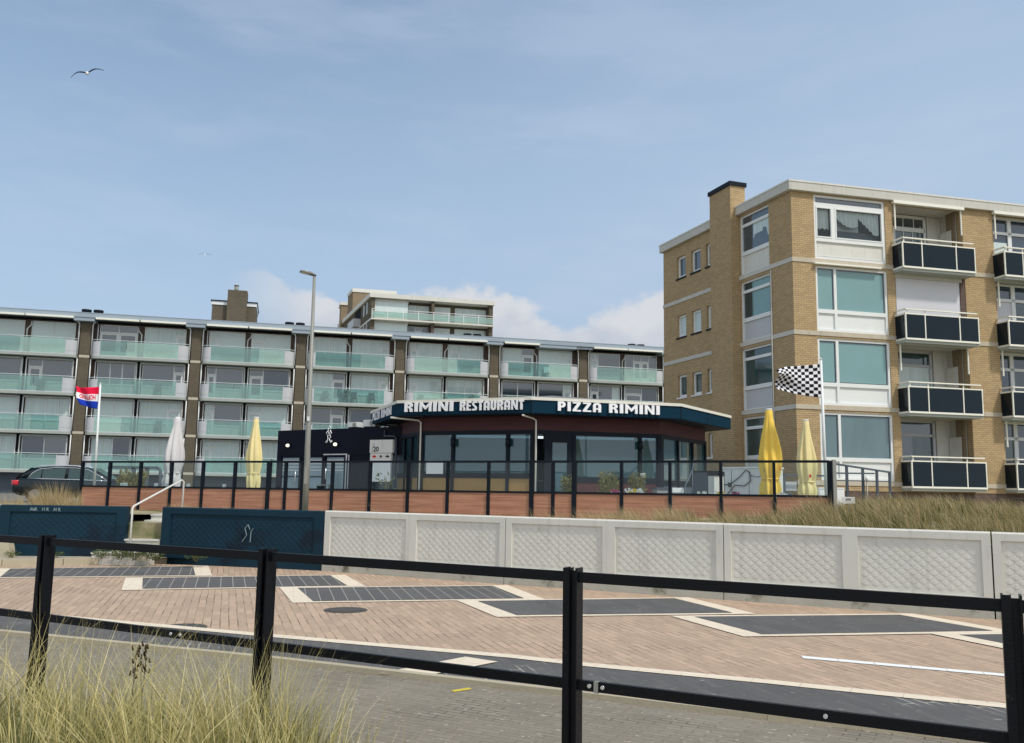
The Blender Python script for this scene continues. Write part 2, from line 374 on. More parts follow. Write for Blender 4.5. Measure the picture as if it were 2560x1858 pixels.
M['grey'] = pbr('grey street', (.16, .16, .155), .9, .2, var=.15)
M['deck'] = pbr('terrace paving', (.30, .27, .24), .8, .2, var=.15)
M['roadwhite'] = pbr('white road paint', (.80, .80, .77), .7, .3, var=.08, vscale=8)
M['roadyellow'] = pbr('yellow road paint', (.62, .48, .06), .7, .3, var=.2, vscale=12)
M['iron'] = pbr('cast iron', (.07, .06, .05), .6, .4, var=.2)
M['railing'] = pbr('black painted steel', (.0028, .0034, .006), .42, .22, var=.4, vscale=9, bump=.12, bscale=90, col2=(.06, .045, .035), c2f=(.70, .74), c2s=16)
M['steel'] = pbr('galvanised steel', (.30, .295, .27), .5, .5, metal=.3, var=.12, vscale=4)
M['lampc'] = pbr('lamp column grey', (.26, .26, .235), .55, .4, var=.12, vscale=5, metal=.2)
M['lampdark'] = pbr('lamp hood', (.17, .17, .165), .5, .4)
M['lens'] = pbr('lamp lens', (.55, .54, .48), .25, .5, var=0)
M['yel'] = pbr('yellow canvas', (.88, .60, .11), .8, .2, var=.10, vscale=4)
M['yelp'] = pbr('faded yellow canvas', (.78, .66, .33), .8, .2, var=.10, vscale=4)
M['whc'] = pbr('off white canvas', (.62, .60, .60), .8, .2, var=.06, vscale=3)
M['red'] = pbr('red print', (.55, .02, .02), .6, .3, var=0)
M['orange'] = pbr('orange print', (.75, .16, .01), .6, .3, var=0)
M['fred'] = pbr('red flag cloth', (.72, .008, .05), .8, .15, var=.04)
M['fwhite'] = pbr('white flag cloth', (.80, .79, .82), .8, .15, var=.03)
M['fblue'] = pbr('blue flag cloth', (.010, .04, .40), .8, .15, var=.04)
M['fblack'] = pbr('black flag cloth', (.008, .008, .014), .8, .15, var=0)
M['carbody'] = pbr('dark green black car paint', (.003, .010, .013), .35, .3, var=0, coat=.35)
M['carglass'] = pane('car window', (.02, .05, .05), ior=1.6)
M['chrome'] = pbr('chrome trim', (.72, .74, .76), .2, .5, metal=.6, var=0)
M['tyre'] = pbr('tyre', (.02, .02, .02), .9, .2, var=0)
M['taill'] = pbr('red tail light', (.60, .015, .03), .2, .5, var=0, coat=.5)
M['lampglow'] = emit('lit wall lamp', (1, .93, .62), 2.2)
M['stripglow'] = emit('streak glow', (.85, .95, 1), 1.0)  # added glow that shows as pale streaks through the glass
M['cab'] = pbr('white steel cabinet', (.66, .67, .66), .5, .4, var=.06, streak=.06)
M['bluegrey'] = pbr('blue grey panel', (.075, .095, .12), .55, .4, var=.1)
M['dkgreen'] = pbr('dark green canvas', (.012, .042, .034), .8, .2, var=.15)
M['pot'] = pbr('grey planter', (.30, .31, .31), .7, .3, var=.1)
M['potw'] = pbr('white pot', (.75, .76, .76), .5, .4, var=.03)
M['cable'] = pbr('black cable', (.02, .02, .022), .6, .3, var=0)
M['gullw'] = pbr('white feathers', (.70, .70, .72), .8, .2, var=.05)
M['gullg'] = pbr('grey black feathers', (.035, .042, .06), .8, .2, var=.1)
M['chalk'] = pbr('pale graffiti paint', (.20, .27, .29), .8, .2, var=.1)
M['petw'] = pbr('white petals', (.85, .85, .83), .7, .2, var=.05)
M['pety'] = pbr('yellow petals', (.80, .58, .05), .7, .2, var=.1)
M['petp'] = pbr('pink petals', (.50, .06, .22), .7, .2, var=.1)
M['ink'] = pbr('dark print', (.05, .05, .055), .6, .3, var=0)
def leafmat(name, cols, trans=.25):
    mt = bpy.data.materials.new(name); mt.use_nodes = True; T = NT(mt.node_tree); nt = mt.node_tree; b = nt.nodes['Principled BSDF']
    g = T.n('ShaderNodeNewGeometry'); rnd = g.outputs['Random Per Island']
    cr = T.n('ShaderNodeValToRGB'); T.set(cr.inputs[0], rnd); e = cr.color_ramp.elements
    while len(e) < len(cols): e.new(.5)
    for i, c in enumerate(cols): e[i].position = i / (len(cols) - 1); e[i].color = (*c, 1)
    T.set(b.inputs['Base Color'], cr.outputs[0]); b.inputs['Roughness'].default_value = .6; b.inputs['Specular IOR Level'].default_value = .3
    tl = T.n('ShaderNodeBsdfTranslucent'); T.set(tl.inputs[0], cr.outputs[0])
    mx = T.n('ShaderNodeMixShader'); mx.inputs[0].default_value = trans
    nt.links.new(b.outputs[0], mx.inputs[1]); nt.links.new(tl.outputs[0], mx.inputs[2]); nt.links.new(mx.outputs[0], nt.nodes['Material Output'].inputs[0])
    return mt
M['marram'] = leafmat('marram blades', [(.17, .165, .05), (.50, .42, .15), (.66, .56, .24), (.78, .68, .38), (.38, .35, .11)])
M['marramdry'] = leafmat('dry marram blades', [(.32, .24, .11), (.50, .38, .20), (.60, .48, .29), (.40, .31, .15)])
M['marramgreen'] = leafmat('green marram blades', [(.045, .070, .016), (.09, .12, .028), (.14, .16, .045), (.26, .24, .09), (.07, .09, .022)])
M['weed'] = leafmat('weed leaves', [(.04, .075, .02), (.09, .13, .04), (.14, .16, .06)])
M['bamboo'] = leafmat('bamboo leaves', [(.12, .13, .035), (.22, .20, .06), (.30, .27, .10), (.09, .10, .03)])
M['seed'] = pbr('dark seed head', (.05, .035, .02), .9, .1)

# ------------------------------------------------------------------ ground, promenade and markings
W0 = Vector((-3.78, 18.41, 0)); WPSI = -0.480329
WE = Vector((math.cos(WPSI), math.sin(WPSI), 0)); WN = Vector((math.sin(WPSI), -math.cos(WPSI), 0))   # along the wall, towards the sea
def wf(s, t, z=0.0): return W0 + WE * s + WN * t + Vector((0, 0, z))
def sheet(name, pts, mat, z, uvrot=0.0, parent=None, **kw):
    b = MB(); c, s_ = math.cos(uvrot), math.sin(uvrot)
    b.quad(*[(p[0], p[1], z) for p in pts], uv=[(p[0] * c + p[1] * s_, -p[0] * s_ + p[1] * c) for p in pts])
    o = b.build(name, mat, parent, **kw)
    if o.data.polygons[0].normal.z < 0: o.data.flip_normals()
    return o
# one sheet to the horizon, a step lower in front of the sea wall than behind it
b = MB()
navyJ = Vector((-7.42, 19.5, 0)); navyE = Vector((-10.95, 19.25, 0))
line = [Vector((-900, 60, 0)), navyE + Vector((-3, .1, 0)), navyE, navyJ, W0, wf(60, 0), wf(900, 0)]
for p, q in zip(line, line[1:]):
    p = p + Vector((0, .25, 0)); q = q + Vector((0, .25, 0))
    b.quad((p.x, -900, -.012), (q.x, -900, -.012), (q.x, q.y, -.012), (p.x, p.y, -.012))
    b.quad((p.x, p.y, -.012), (q.x, q.y, -.012), (q.x, q.y, .85), (p.x, p.y, .85))
    b.quad((p.x, p.y, .85), (q.x, q.y, .85), (q.x, 3000, .85), (p.x, 3000, .85))
b.build('ground', M['sand'], kind='structure')
prom = bpy.data.objects.new('promenade', None); COL.objects.link(prom); prom['kind'] = 'structure'
sheet('brick_paving', [wf(-26, 9.0), wf(40, 9.0), wf(40, -.05), wf(-.4, -.05), navyJ + Vector((0, -.1, 0)), navyE + Vector((-8, 0, 0))], M['paving'], 0.0, WPSI, prom, kind='structure')
def px_poly(name, pts, mat, z, uvrot=0.0): return sheet(name, [on_z(x, y, z) for x, y in pts], mat, z, uvrot, prom, kind='structure')
blocks = [[(26, 1421.9), (482.5, 1415.9), (488.5, 1437.8), (0, 1442.6)], [(357, 1445), (825.9, 1438.6), (867.9, 1463.8), (355.8, 1471.8)],
          [(744.7, 1469.8), (1231.6, 1464.6), (1310, 1495.8), (783.1, 1503)], [(1193.6, 1502.6), (1685.7, 1495.8), (1831.7, 1531.8), (1292, 1537.8)],
          [(1735.7, 1541.8), (2247.8, 1537), (2483.6, 1577), (1905.6, 1585.8)], [(2397.7, 1587), (2950, 1580), (3350, 1626), (2700, 1645)]]
for i, bl in enumerate(blocks):
    P = [on_z(x, y, .012) for x, y in bl]
    ex = ((P[1] - P[0]) + (P[2] - P[3])).normalized(); ang = math.atan2(ex.y, ex.x); ey = Vector((-ex.y, ex.x, 0))
    e0, e1, l0 = .30, .30, .13
    Q = [P[0] - ex * e0 + ey * l0, P[1] + ex * e1 + ey * l0, P[2] + ex * e1 - ey * l0, P[3] - ex * e0 - ey * l0]
    sheet('cream_border', Q, M['creampave'], 0.008 + .0006 * i, ang, prom, kind='structure')
    sheet('charcoal_block', P, M['darkpave2'] if i < 3 else M['darkpave'], 0.0145, ang + R(90), prom, kind='structure')
# the long charcoal strip with its cream edge along the sea side
edge = [(-700, 1470), (172, 1546), (676, 1591.7), (1279.6, 1643.7), (1455.9, 1663.7), (1919.6, 1707.7), (2523.6, 1769.6), (3300, 1850)]
gl = [(-700, 1530), (0, 1583.7), (680, 1651.7), (1279.6, 1719.7), (1455.9, 1739.6), (1920, 1795.6), (2400, 1845), (3300, 1960)]
E1 = [on_z(*p, .01) for p in edge]; E2 = [on_z(*p, .01) for p in gl]
for nm, A, B_, z, mt in (('charcoal_strip', E1, E2, .010, 'darkstrip'),):
    sheet(nm, A + B_[::-1], M[mt], z, WPSI, prom, kind='structure')
sheet('cream_edge', [p - WN * .13 for p in E1] + [p + WN * .05 for p in E1][::-1], M['creampave'], .016, WPSI, prom, kind='structure')
sheet('worn_path', E2 + [wf(40, 26), wf(-26, 26)], M['path'], 0.004, WPSI + R(3), prom, kind='structure')
k_ = MB()
for p, q in zip(E2, E2[1:]): k_.bar(p + Vector((0, 0, .012)), q + Vector((0, 0, .012)), .09, .05)
k_.build('edging_stone', M['kerb'], prom, kind='structure')
px_poly('cream_bar', [(1163.7, 1641.7), (1245, 1654), (1050, 1692), (948, 1683)], M['creampave'], .020, WPSI)
for i in range(11):
    f0, f1 = i / 11, (i + .985) / 11
    x0, y0, x1, y1 = 2002 + 1000 * f0, 1641.7 + 89 * f0, 2002 + 1000 * f1, 1641.7 + 89 * f1
    px_poly('white_road_line', [(x0, y0 - 2.5), (x1, y1 - 2.5), (x1 + 6, y1 + 4), (x0 + 6, y0 + 4)], M['roadwhite'], .006)
px_poly('yellow_paint_mark', [(1128, 1726), (1172, 1719), (1180, 1723), (1134, 1730)], M['roadyellow'], .0085)
for k, (x, y, r_) in enumerate([(864, 1526, .30), (457, 1569, .28)]):
    c = on_z(x, y, 0); bb = MB(); bb.prism([(c.x + r_ * math.cos(t), c.y + r_ * math.sin(t)) for t in np.linspace(0, 2 * math.pi, 25)[:-1]], -.01, .007)
    bb.prism([(c.x + r_ * .8 * math.cos(t), c.y + r_ * .8 * math.sin(t)) for t in np.linspace(0, 2 * math.pi, 25)[:-1]], .006, .012)
    tag(bb.build('manhole_cover', M['iron']), ['round iron manhole cover in the middle of the pink brick promenade', 'round iron manhole cover half hidden by the lower rail of the railing'][k], 'manhole cover', 'manhole covers')
# raised pavement with kerb in front of the left navy wall
KZ = .13
kl = [on_z(-420, 1424, 0), on_z(0, 1416, 0), on_z(300, 1411, 0), on_z(480, 1408.5, 0), on_z(540, 1405, 0), on_z(585, 1399, 0)]
kl[-1] = Vector((-6.62, 19.2, 0))
pav = [(p.x, p.y) for p in kl] + [(-6.62, 19.35), (-7.42, 19.75), (-11, 19.6), (-19, 19.6)]
sheet('pavement', [Vector((p[0], p[1], 0)) for p in pav], M['slabs'], KZ - .004, R(10), None, kind='structure')
kb = MB()
for p, q in zip(kl, kl[1:]):
    n_ = max(1, int((q - p).length / 1.0))
    for i in range(n_):
        a, c = p.lerp(q, i / n_), p.lerp(q, (i + 1) / n_); dd = (c - a).normalized() * .006
        kb.bar(a + dd + Vector((0, .07, KZ / 2)), c - dd + Vector((0, .07, KZ / 2)), .14, KZ + .004)
kb.build('kerb', M['kerb'], kind='structure')

# dune strip behind the wall
def dune_z(s, t):
    d_ = -t
    z = 1.02 + .05 * math.sin(s * 1.3) * min(1, d_)
    if s > 5.0:
        k = min(1, (s - 5.0) / 4.0); k = k * k * (3 - 2 * k); z += k * .30 * min(1, max(0, d_ - .3) / 3.5)
    if s < -6: z -= min(.2, (-6 - s) * .04)
    return z
b = MB(); S_ = np.linspace(-.2, 30, 62); T_ = np.linspace(-.18, -16, 34)
for i in range(len(S_) - 1):
    for j in range(len(T_) - 1):
        b.quad(*[tuple(wf(s, t, dune_z(s, t))) for s, t in ((S_[i], T_[j]), (S_[i + 1], T_[j]), (S_[i + 1], T_[j + 1]), (S_[i], T_[j + 1]))], smooth=True)
S2 = np.linspace(-22, -.2, 30); Y2 = np.linspace(0, 14, 15)
def back_line(x):
    if x < navyE.x: return navyE.y
    if x < navyJ.x: return navyE.y + (x - navyE.x) / (navyJ.x - navyE.x) * (navyJ.y - navyE.y)
    return navyJ.y + (x - navyJ.x) / (W0.x - navyJ.x) * (W0.y - navyJ.y)
X2 = np.linspace(-24, W0.x - .05, 28)
for i in range(len(X2) - 1):
    for j in range(len(Y2) - 1):
        if -8.6 < X2[i] < -7.2 and Y2[j] < 3: continue
        b.quad(*[(x, back_line(x) + .18 + y, 1.0 + (.03 * math.sin(x * 2 + y)) - (.12 if x < -12.5 else 0)) for x, y in ((X2[i], Y2[j]), (X2[i + 1], Y2[j]), (X2[i + 1], Y2[j + 1]), (X2[i], Y2[j + 1]))], smooth=True)
o = b.build('dune', M['sand'], kind='structure')
for p in o.data.polygons:
    pass
b = MB(); b.prism([(-9.5, 24.5), (6.4, 18.9), (8.2, 24.5), (9.0, 34), (-2, 38), (-12, 36), (-12.5, 28)], .8, 1.22)
b.build('terrace_floor', M['deck'], kind='structure')
sheet('street', [Vector(p) for p in ((-70, 27, 0), (-12.6, 27, 0), (-12.6, 62, 0), (40, 62, 0), (40, 66, 0), (-70, 64, 0))], M['grey'], .862, 0, None, kind='structure')

# ------------------------------------------------------------------ sea walls
def scales(b, x0, x1, z0, z1, y, w=.146, h=.064, d_=.0065):
    """rows of pointed shingle-like bosses standing proud of a recessed panel"""
    r_ = 0; z = z1 - h * .4
    while z > z0 + h * .5:
        x = x0 + w / 2 + (w / 2 if r_ % 2 else 0)
        while x < x1 - w * .35:
            k = len(b.v); a = w * .5
            b.v += [(x - a, y, z + h * .05), (x + a, y, z + h * .05), (x + a * .72, y, z - h * .55), (x, y, z - h * 1.02), (x - a * .72, y, z - h * .55), (x, y - d_ * .5, z + h * .35), (x, y - d_, z - h * .55), (x, y, z + h * .55)]
            for f in ((7, 0, 5), (7, 5, 1), (0, 4, 6, 5), (1, 5, 6, 2), (4, 3, 6), (3, 2, 6)): b.f.append(tuple(k + i for i in f)); b.sm.append(False)
            x += w
        z -= h; r_ += 1
def wall_section(name, parent, x0, x1, panels, mat, zb, zt, foot=None, z_hi=1.09, z_lo=.30):
    """one cast section: flat face with recessed scaled panels"""
    b = MB(); th = .2
    xs = sorted(set([x0, x1] + [v for p in panels for v in p]))
    for a, c in zip(xs, xs[1:]):
        if any(abs(a - p[0]) < 1e-6 for p in panels):
            b.quad((a, 0, z_hi), (c, 0, z_hi), (c, 0, zt), (a, 0, zt)); b.quad((a, 0, zb), (c, 0, zb), (c, 0, z_lo), (a, 0, z_lo))
            e = .03
            b.quad((a, e, z_lo), (c, e, z_lo), (c, e, z_hi), (a, e, z_hi))
            b.quad((a, 0, z_lo), (c, 0, z_lo), (c, e, z_lo), (a, e, z_lo)); b.quad((a, e, z_hi), (c, e, z_hi), (c, 0, z_hi), (a, 0, z_hi))
            b.quad((a, 0, z_hi), (a, 0, z_lo), (a, e, z_lo), (a, e, z_hi)); b.quad((c, 0, z_lo), (c, 0, z_hi), (c, e, z_hi), (c, e, z_lo))
            scales(b, a + .012, c - .012, z_lo + .01, z_hi - .02, e)
        else: b.quad((a, 0, zb), (c, 0, zb), (c, 0, zt), (a, 0, zt))
    ch = .02
    b.quad((x0, 0, zt), (x1, 0, zt), (x1, ch, zt + ch), (x0, ch, zt + ch)); b.quad((x0, ch, zt + ch), (x1, ch, zt + ch), (x1, th, zt + ch), (x0, th, zt + ch))
    b.quad((x0, 0, zb), (x0, 0, zt), (x0, ch, zt + ch), (x0, th, zt + ch), (x0, th, zb)); b.quad((x1, 0, zb), (x1, th, zb), (x1, th, zt + ch), (x1, ch, zt + ch), (x1, 0, zt))
    b.quad((x0, th, zb), (x0, th, zt + ch), (x1, th, zt + ch), (x1, th, zb))
    return b.build(name, mat, parent)
sw = root('sea_wall', 'low white concrete sea wall with fish scale panels along the promenade', 'wall', W0, WPSI)
secs = [(0.0, 4.175, [(.14, 2.0), (2.24, 4.06)]), (4.19, 8.175, [(4.31, 6.08), (6.31, 8.06)]), (8.19, 12.01, [(8.30, 10.0), (10.23, 11.89)]), (12.03, 16.1, [(12.14, 13.9), (14.1, 15.98)]), (16.12, 20.2, [(16.24, 18.0), (18.2, 20.08)])]
for a, c, pn in secs:
    wall_section('wall_section', sw, a, c, pn, M['wallwhite'], .20, 1.19)
    MB().box(a, c, -.035, .24, -.05, .20).build('footing', M['footing'], sw)
def navy(p, q, label, name='navy_wall', zb=-.05, zt=1.18):
    v = q - p; L_ = v.length; rz = math.atan2(v.y, v.x)
    r_ = root(name, label, 'wall', (p.x, p.y, 0), rz)
    wall_section('wall_section', r_, 0, L_, [(.22, L_ - .22)], M['navywall'], zb, zt, z_lo=.34, z_hi=1.06)
    return r_, L_
nr, nrl = navy(Vector((-7.54, 19.52, 0)), Vector((-3.80, 18.42, 0)), 'navy painted sea wall section between the stairs and the white wall')
nl, nll = navy(Vector((-10.92, 19.25, 0)), Vector((-8.30, 19.52, 0)), 'navy painted sea wall section with a row of chalky scribbles along its top')
ww = root('sea_wall', 'short visible end of a white wall before the scribbled navy wall', 'wall', (-15.0, 19.15, 0), R(1.2))
wall_section('wall_section', ww, 0, 4.02, [(.14, 1.9), (2.1, 3.88)], M['wallwhite'], -.05, 1.19)
# graffiti
g = MB()
def strokes(g, x, z, h, pts):
    for p, q in zip(pts, pts[1:]): g.bar((x + p[0] * h, -.004, z + p[1] * h), (x + q[0] * h, -.004, z + q[1] * h), .012, .012)
LT = {'A': [(0, 0), (.3, 1), (.6, 0), (.45, .4), (.15, .4)], 'W': [(0, 1), (.15, 0), (.35, .6), (.5, 0), (.7, 1)], 'R': [(0, 0), (0, 1), (.5, .8), (.1, .5), (.6, 0)], 'I': [(.1, 0), (.1, 1)], 'S': [(.5, .9), (.1, .8), (.4, .4), (0, .1)]}
for wd, x in (('AWR', .62), ('SIR', .86), ('AIR', 1.10)):
    for ch in wd: strokes(g, x, 1.08, .07, LT[ch]); x += .052
g.build('graffiti', M['chalk'], nl)
g = MB()
for dx, pts in ((0, [(0, 0), (.10, .14), (.05, .28), (.12, .36), (.17, .26)]), (.13, [(.06, 0), (.07, .22), (.12, .28)])):
    for p, q in zip(pts, pts[1:]): g.bar((2.02 + dx + p[0], -.006, .52 + p[1]), (2.02 + dx + q[0], -.006, .52 + q[1]), .016, .012)
g.build('graffiti', M['chalk'], nr)

# stairs through the gap
st = root('stairs', 'concrete stairs with a worn tubular handrail between the navy walls', 'stairs', (-7.92, 19.55, 0), R(-3))
for i in range(7):
    z1 = .13 + .125 * (i + 1); y0 = -.62 + .29 * i
    w = (.80, .52, .39, .385, .38, .38, .38)[i]; wr = .36 if i else .42
    MB().box(-w, wr, y0, y0 + (.30 if i < 6 else 2.6), 0 if i < 2 else .1, z1 - .035).build('step', M['footing'] if i in (1, 2) else M['concrete'], st)
    MB().box(-w - .012, wr, y0 - .02, y0 + (.305 if i < 6 else 2.6), z1 - .035, z1).build('tread', M['offwhite'] if i in (3, 5) else M['concrete'], st)
    if i == 5: MB().box(-w + .01, wr, y0 - .006, y0, z1 - .13, z1 - .04).build('red_riser', M['redbrick2'], st)
hp = at(335, 1268, 19.0) - Vector((-7.92, 19.55, 0)); hq = at(440, 1200, 22.2) - Vector((-7.92, 19.55, 0))
hr = MB(); hr.tube([(hp.x, hp.y, .12), (hp.x, hp.y, hp.z - .02), (hp.x + .01, hp.y + .03, hp.z + .02), tuple(hq), (hq.x + .03, hq.y + .05, hq.z - .04), (hq.x + .03, hq.y + .05, 1.0)], .022, 8)
hr.build('handrail', M['offwhite'], st)

# concrete bollard stones
for k, (px, py, hz, Y, lab) in enumerate([(13, 1395, .36, 18.9, 'larger squat tapered concrete stone in front of a navy wall'), (357, 1388, .27, 18.75, 'smaller squat concrete stone among weeds before the stairs')]):
    p = at(px, py, Y); b = MB(); w = .13 if k == 0 else .08
    b.loft([[(-w, -w, 0), (w, -w, 0), (w, w, 0), (-w, w, 0)], [(-w * .95, -w * .9, hz * .5), (w * .95, -w * .9, hz * .5), (w * .95, w * .9, hz * .5), (-w * .95, w * .9, hz * .5)], [(-w * .55, -w * .6, hz), (w * .7, -w * .6, hz), (w * .7, w * .6, hz), (-w * .55, w * .6, hz)]], smooth=False)
    tag(b.build('bollard', M['kerb'], None, (p.x, p.y, KZ - .01)), lab, 'bollard', 'concrete stones by the navy wall')

# ------------------------------------------------------------------ long apartment block on the left
LX, LY, LPSI, LP = -31.4125, 64.4485, 0.252519, 7.73074
FL = [10.88, 8.08, 5.28, 2.48]
L = root('apartment_block', 'long four storey apartment block with curved green glass balconies behind the restaurant', 'apartment block', (LX, LY, 0), LPSI)
for i in range(0, 7):
    x = i * LP
    MB().box(x - .35, x + .35, 0, 1.3, .9, 13.48).build('pier', M['pier'], L)
    b = MB()
    for f in FL: b.box(x - .36, x + .36, -.004, .2, f - .09, f + .09)
    b.build('band', M['band'], L)
b = MB(); b.box(-9, 6 * LP + 4, .66, 11, .8, 13.5); b.build('wall', M['redbrick'], L)
b = MB(); b.box(-9.5, 6 * LP + 4.4, -.55, 11.4, 13.70, 14.02); b.box(-9.5, 6 * LP + 4.4, -.57, -.3, 14.02, 14.06); b.build('fascia', M['fascia'], L)
b = MB()
for i in range(0, 7): b.box(i * LP - .78, i * LP + .62, -.5, 1.0, 13.44, 13.70)
b.box(4 * LP + 3.72, 5 * LP + .6, -.5, 1.0, 13.44, 13.70)
b.build('eaves_box', M['fascia'], L)
b = MB(); b.box(-9, 6 * LP + 4, .5, .7, .8, 2.36); b.build('plinth', M['bluegrey'], L)

def window_unit(parent, x0, x1, z0, z1, cols, y=.65, sill=.84, frame='white', spandrel='offwhite', th=.07):
    """white framed window: cols = list of (width share, pane kind, is_door)"""
    w = root_child('window', parent); fr = MB(); fw = .065
    fr.box(x0, x0 + fw, y - th, y, z0, z1); fr.box(x1 - fw, x1, y - th, y, z0, z1); fr.box(x0 + fw, x1 - fw, y - th, y, z1 - fw, z1)
    tot = sum(c[0] for c in cols); xs = x0 + fw; span = x1 - x0 - 2 * fw; panes = {}
    sp = MB()
    for i, (cw, kind, door) in enumerate(cols):
        xe = xs + span * cw / tot
        if i < len(cols) - 1: fr.box(xe - .04, xe + .04, y - th, y, z0, z1 - fw)
        a, c = xs + (.04 if i else 0), xe - (.04 if i < len(cols) - 1 else 0)
        pm = panes.setdefault(kind, MB())
        if door:
            zt = z1 - .62
            fr.box(a, c, y - th, y, zt, zt + .10)
            pm.quad((a, y - .03, zt + .1), (c, y - .03, zt + .1), (c, y - .03, z1 - fw), (a, y - .03, z1 - fw))
            dfw = .13
            fr.box(a, a + dfw, y - th - .012, y, z0, zt - .01); fr.box(c - dfw, c, y - th - .012, y, z0, zt - .01)
            fr.box(a + dfw, c - dfw, y - th - .012, y, zt - .14, zt - .01); fr.box(a + dfw, c - dfw, y - th - .012, y, z0, z0 + .5)
            pm.quad((a + dfw, y - .03, z0 + .5), (c - dfw, y - .03, z0 + .5), (c - dfw, y - .03, zt - .14), (a + dfw, y - .03, zt - .14))
        else:
            fr.box(a, c, y - th - .02, y, z0 + sill - .06, z0 + sill + .03)
            sp.quad((a, y - .04, z0), (c, y - .04, z0), (c, y - .04, z0 + sill - .06), (a, y - .04, z0 + sill - .06))
            pm.quad((a, y - .03, z0 + sill + .03), (c, y - .03, z0 + sill + .03), (c, y - .03, z1 - fw), (a, y - .03, z1 - fw))
        xs = xe
    fr.build('frame', M[frame], w)
    if sp.f: sp.build('spandrel', M[spandrel], w)
    for k, pm in panes.items(): pm.build('pane', M[k], w)
    return w
def root_child(name, parent, loc=(0, 0, 0)):
    o = bpy.data.objects.new(name, None); COL.objects.link(o); o.parent = parent; o.location = loc; o.empty_display_size = .2
    return o

X0, X1, RC = .46, LP - .46, .52
def outline(x0, x1, yf, rc, n=7, inset=0.0):
    p = []
    for k in range(n): t = math.pi + (math.pi / 2) * k / (n - 1); p.append((x0 + rc + rc * math.cos(t) , yf + rc + rc * math.sin(t)))
    for k in range(n): t = 1.5 * math.pi + (math.pi / 2) * k / (n - 1); p.append((x1 - rc + rc * math.cos(t), yf + rc + rc * math.sin(t)))
    return p
def strip(b, pts, z0, z1):
    for p, q in zip(pts, pts[1:]): b.quad((p[0], p[1], z0), (q[0], q[1], z0), (q[0], q[1], z1), (p[0], p[1], z1), smooth=True)
def make_balcony(parent):
    B_ = root_child('balcony', parent); YF = -.35
    ol = outline(X0, X1, YF, RC)
    MB().prism([(X0, .655)] + ol + [(X1, .655)], -.14, .04).build('slab', M['slab'], B_)
    e = MB(); oi = outline(X0 + .02, X1 - .02, YF + .02, RC)
    xa, xb = 1.10, LP - 1.22
    lft = [(X0 + .02, .25)] + oi[:7] + [(xa, YF + .02)]; rgt = [(xb, YF + .02)] + oi[7:] + [(X1 - .02, .25)]
    for s_ in (lft, rgt): strip(e, s_, .02, 1.12)
    e.build('end_panel', M['endp'], B_)
    e = MB()
    for s_ in (lft, rgt): strip(e, [(p[0] + (p[0] - LP / 2) * .0006, p[1] - .006) for p in s_], .30, .325)
    e.build('seam', M['slab'], B_)
    xm = random.choice([2.9, 3.5, 4.6])
    for a, c in ((xa + .02, xm - .015), (xm + .015, xb - .02)):
        MB().box(a, c, YF + .01, YF + .025, .12, 1.16).build('glass_panel', M[random.choice(['gglass', 'gglass', 'gglass2', 'gglass3'])], B_)
    ps = MB()
    for x in (xa, xm, xb, (xa + xm) / 2, (xm + xb) / 2): ps.box(x - .016, x + .016, YF + .03, YF + .06, .04, 1.24 if x in (xa, xb) else .62)
    ps.box(xa, xb, YF + .0, YF + .04, .05, .11)
    ps.build('frame', M['rail'], B_)
    h = MB(); h.tube([(X0 + .02, .25, 1.24)] + [(p[0], p[1], 1.24) for p in oi] + [(X1 - .02, .25, 1.24)], .028, 6); h.build('handrail', M['rail'], B_)
    return B_
protos = []
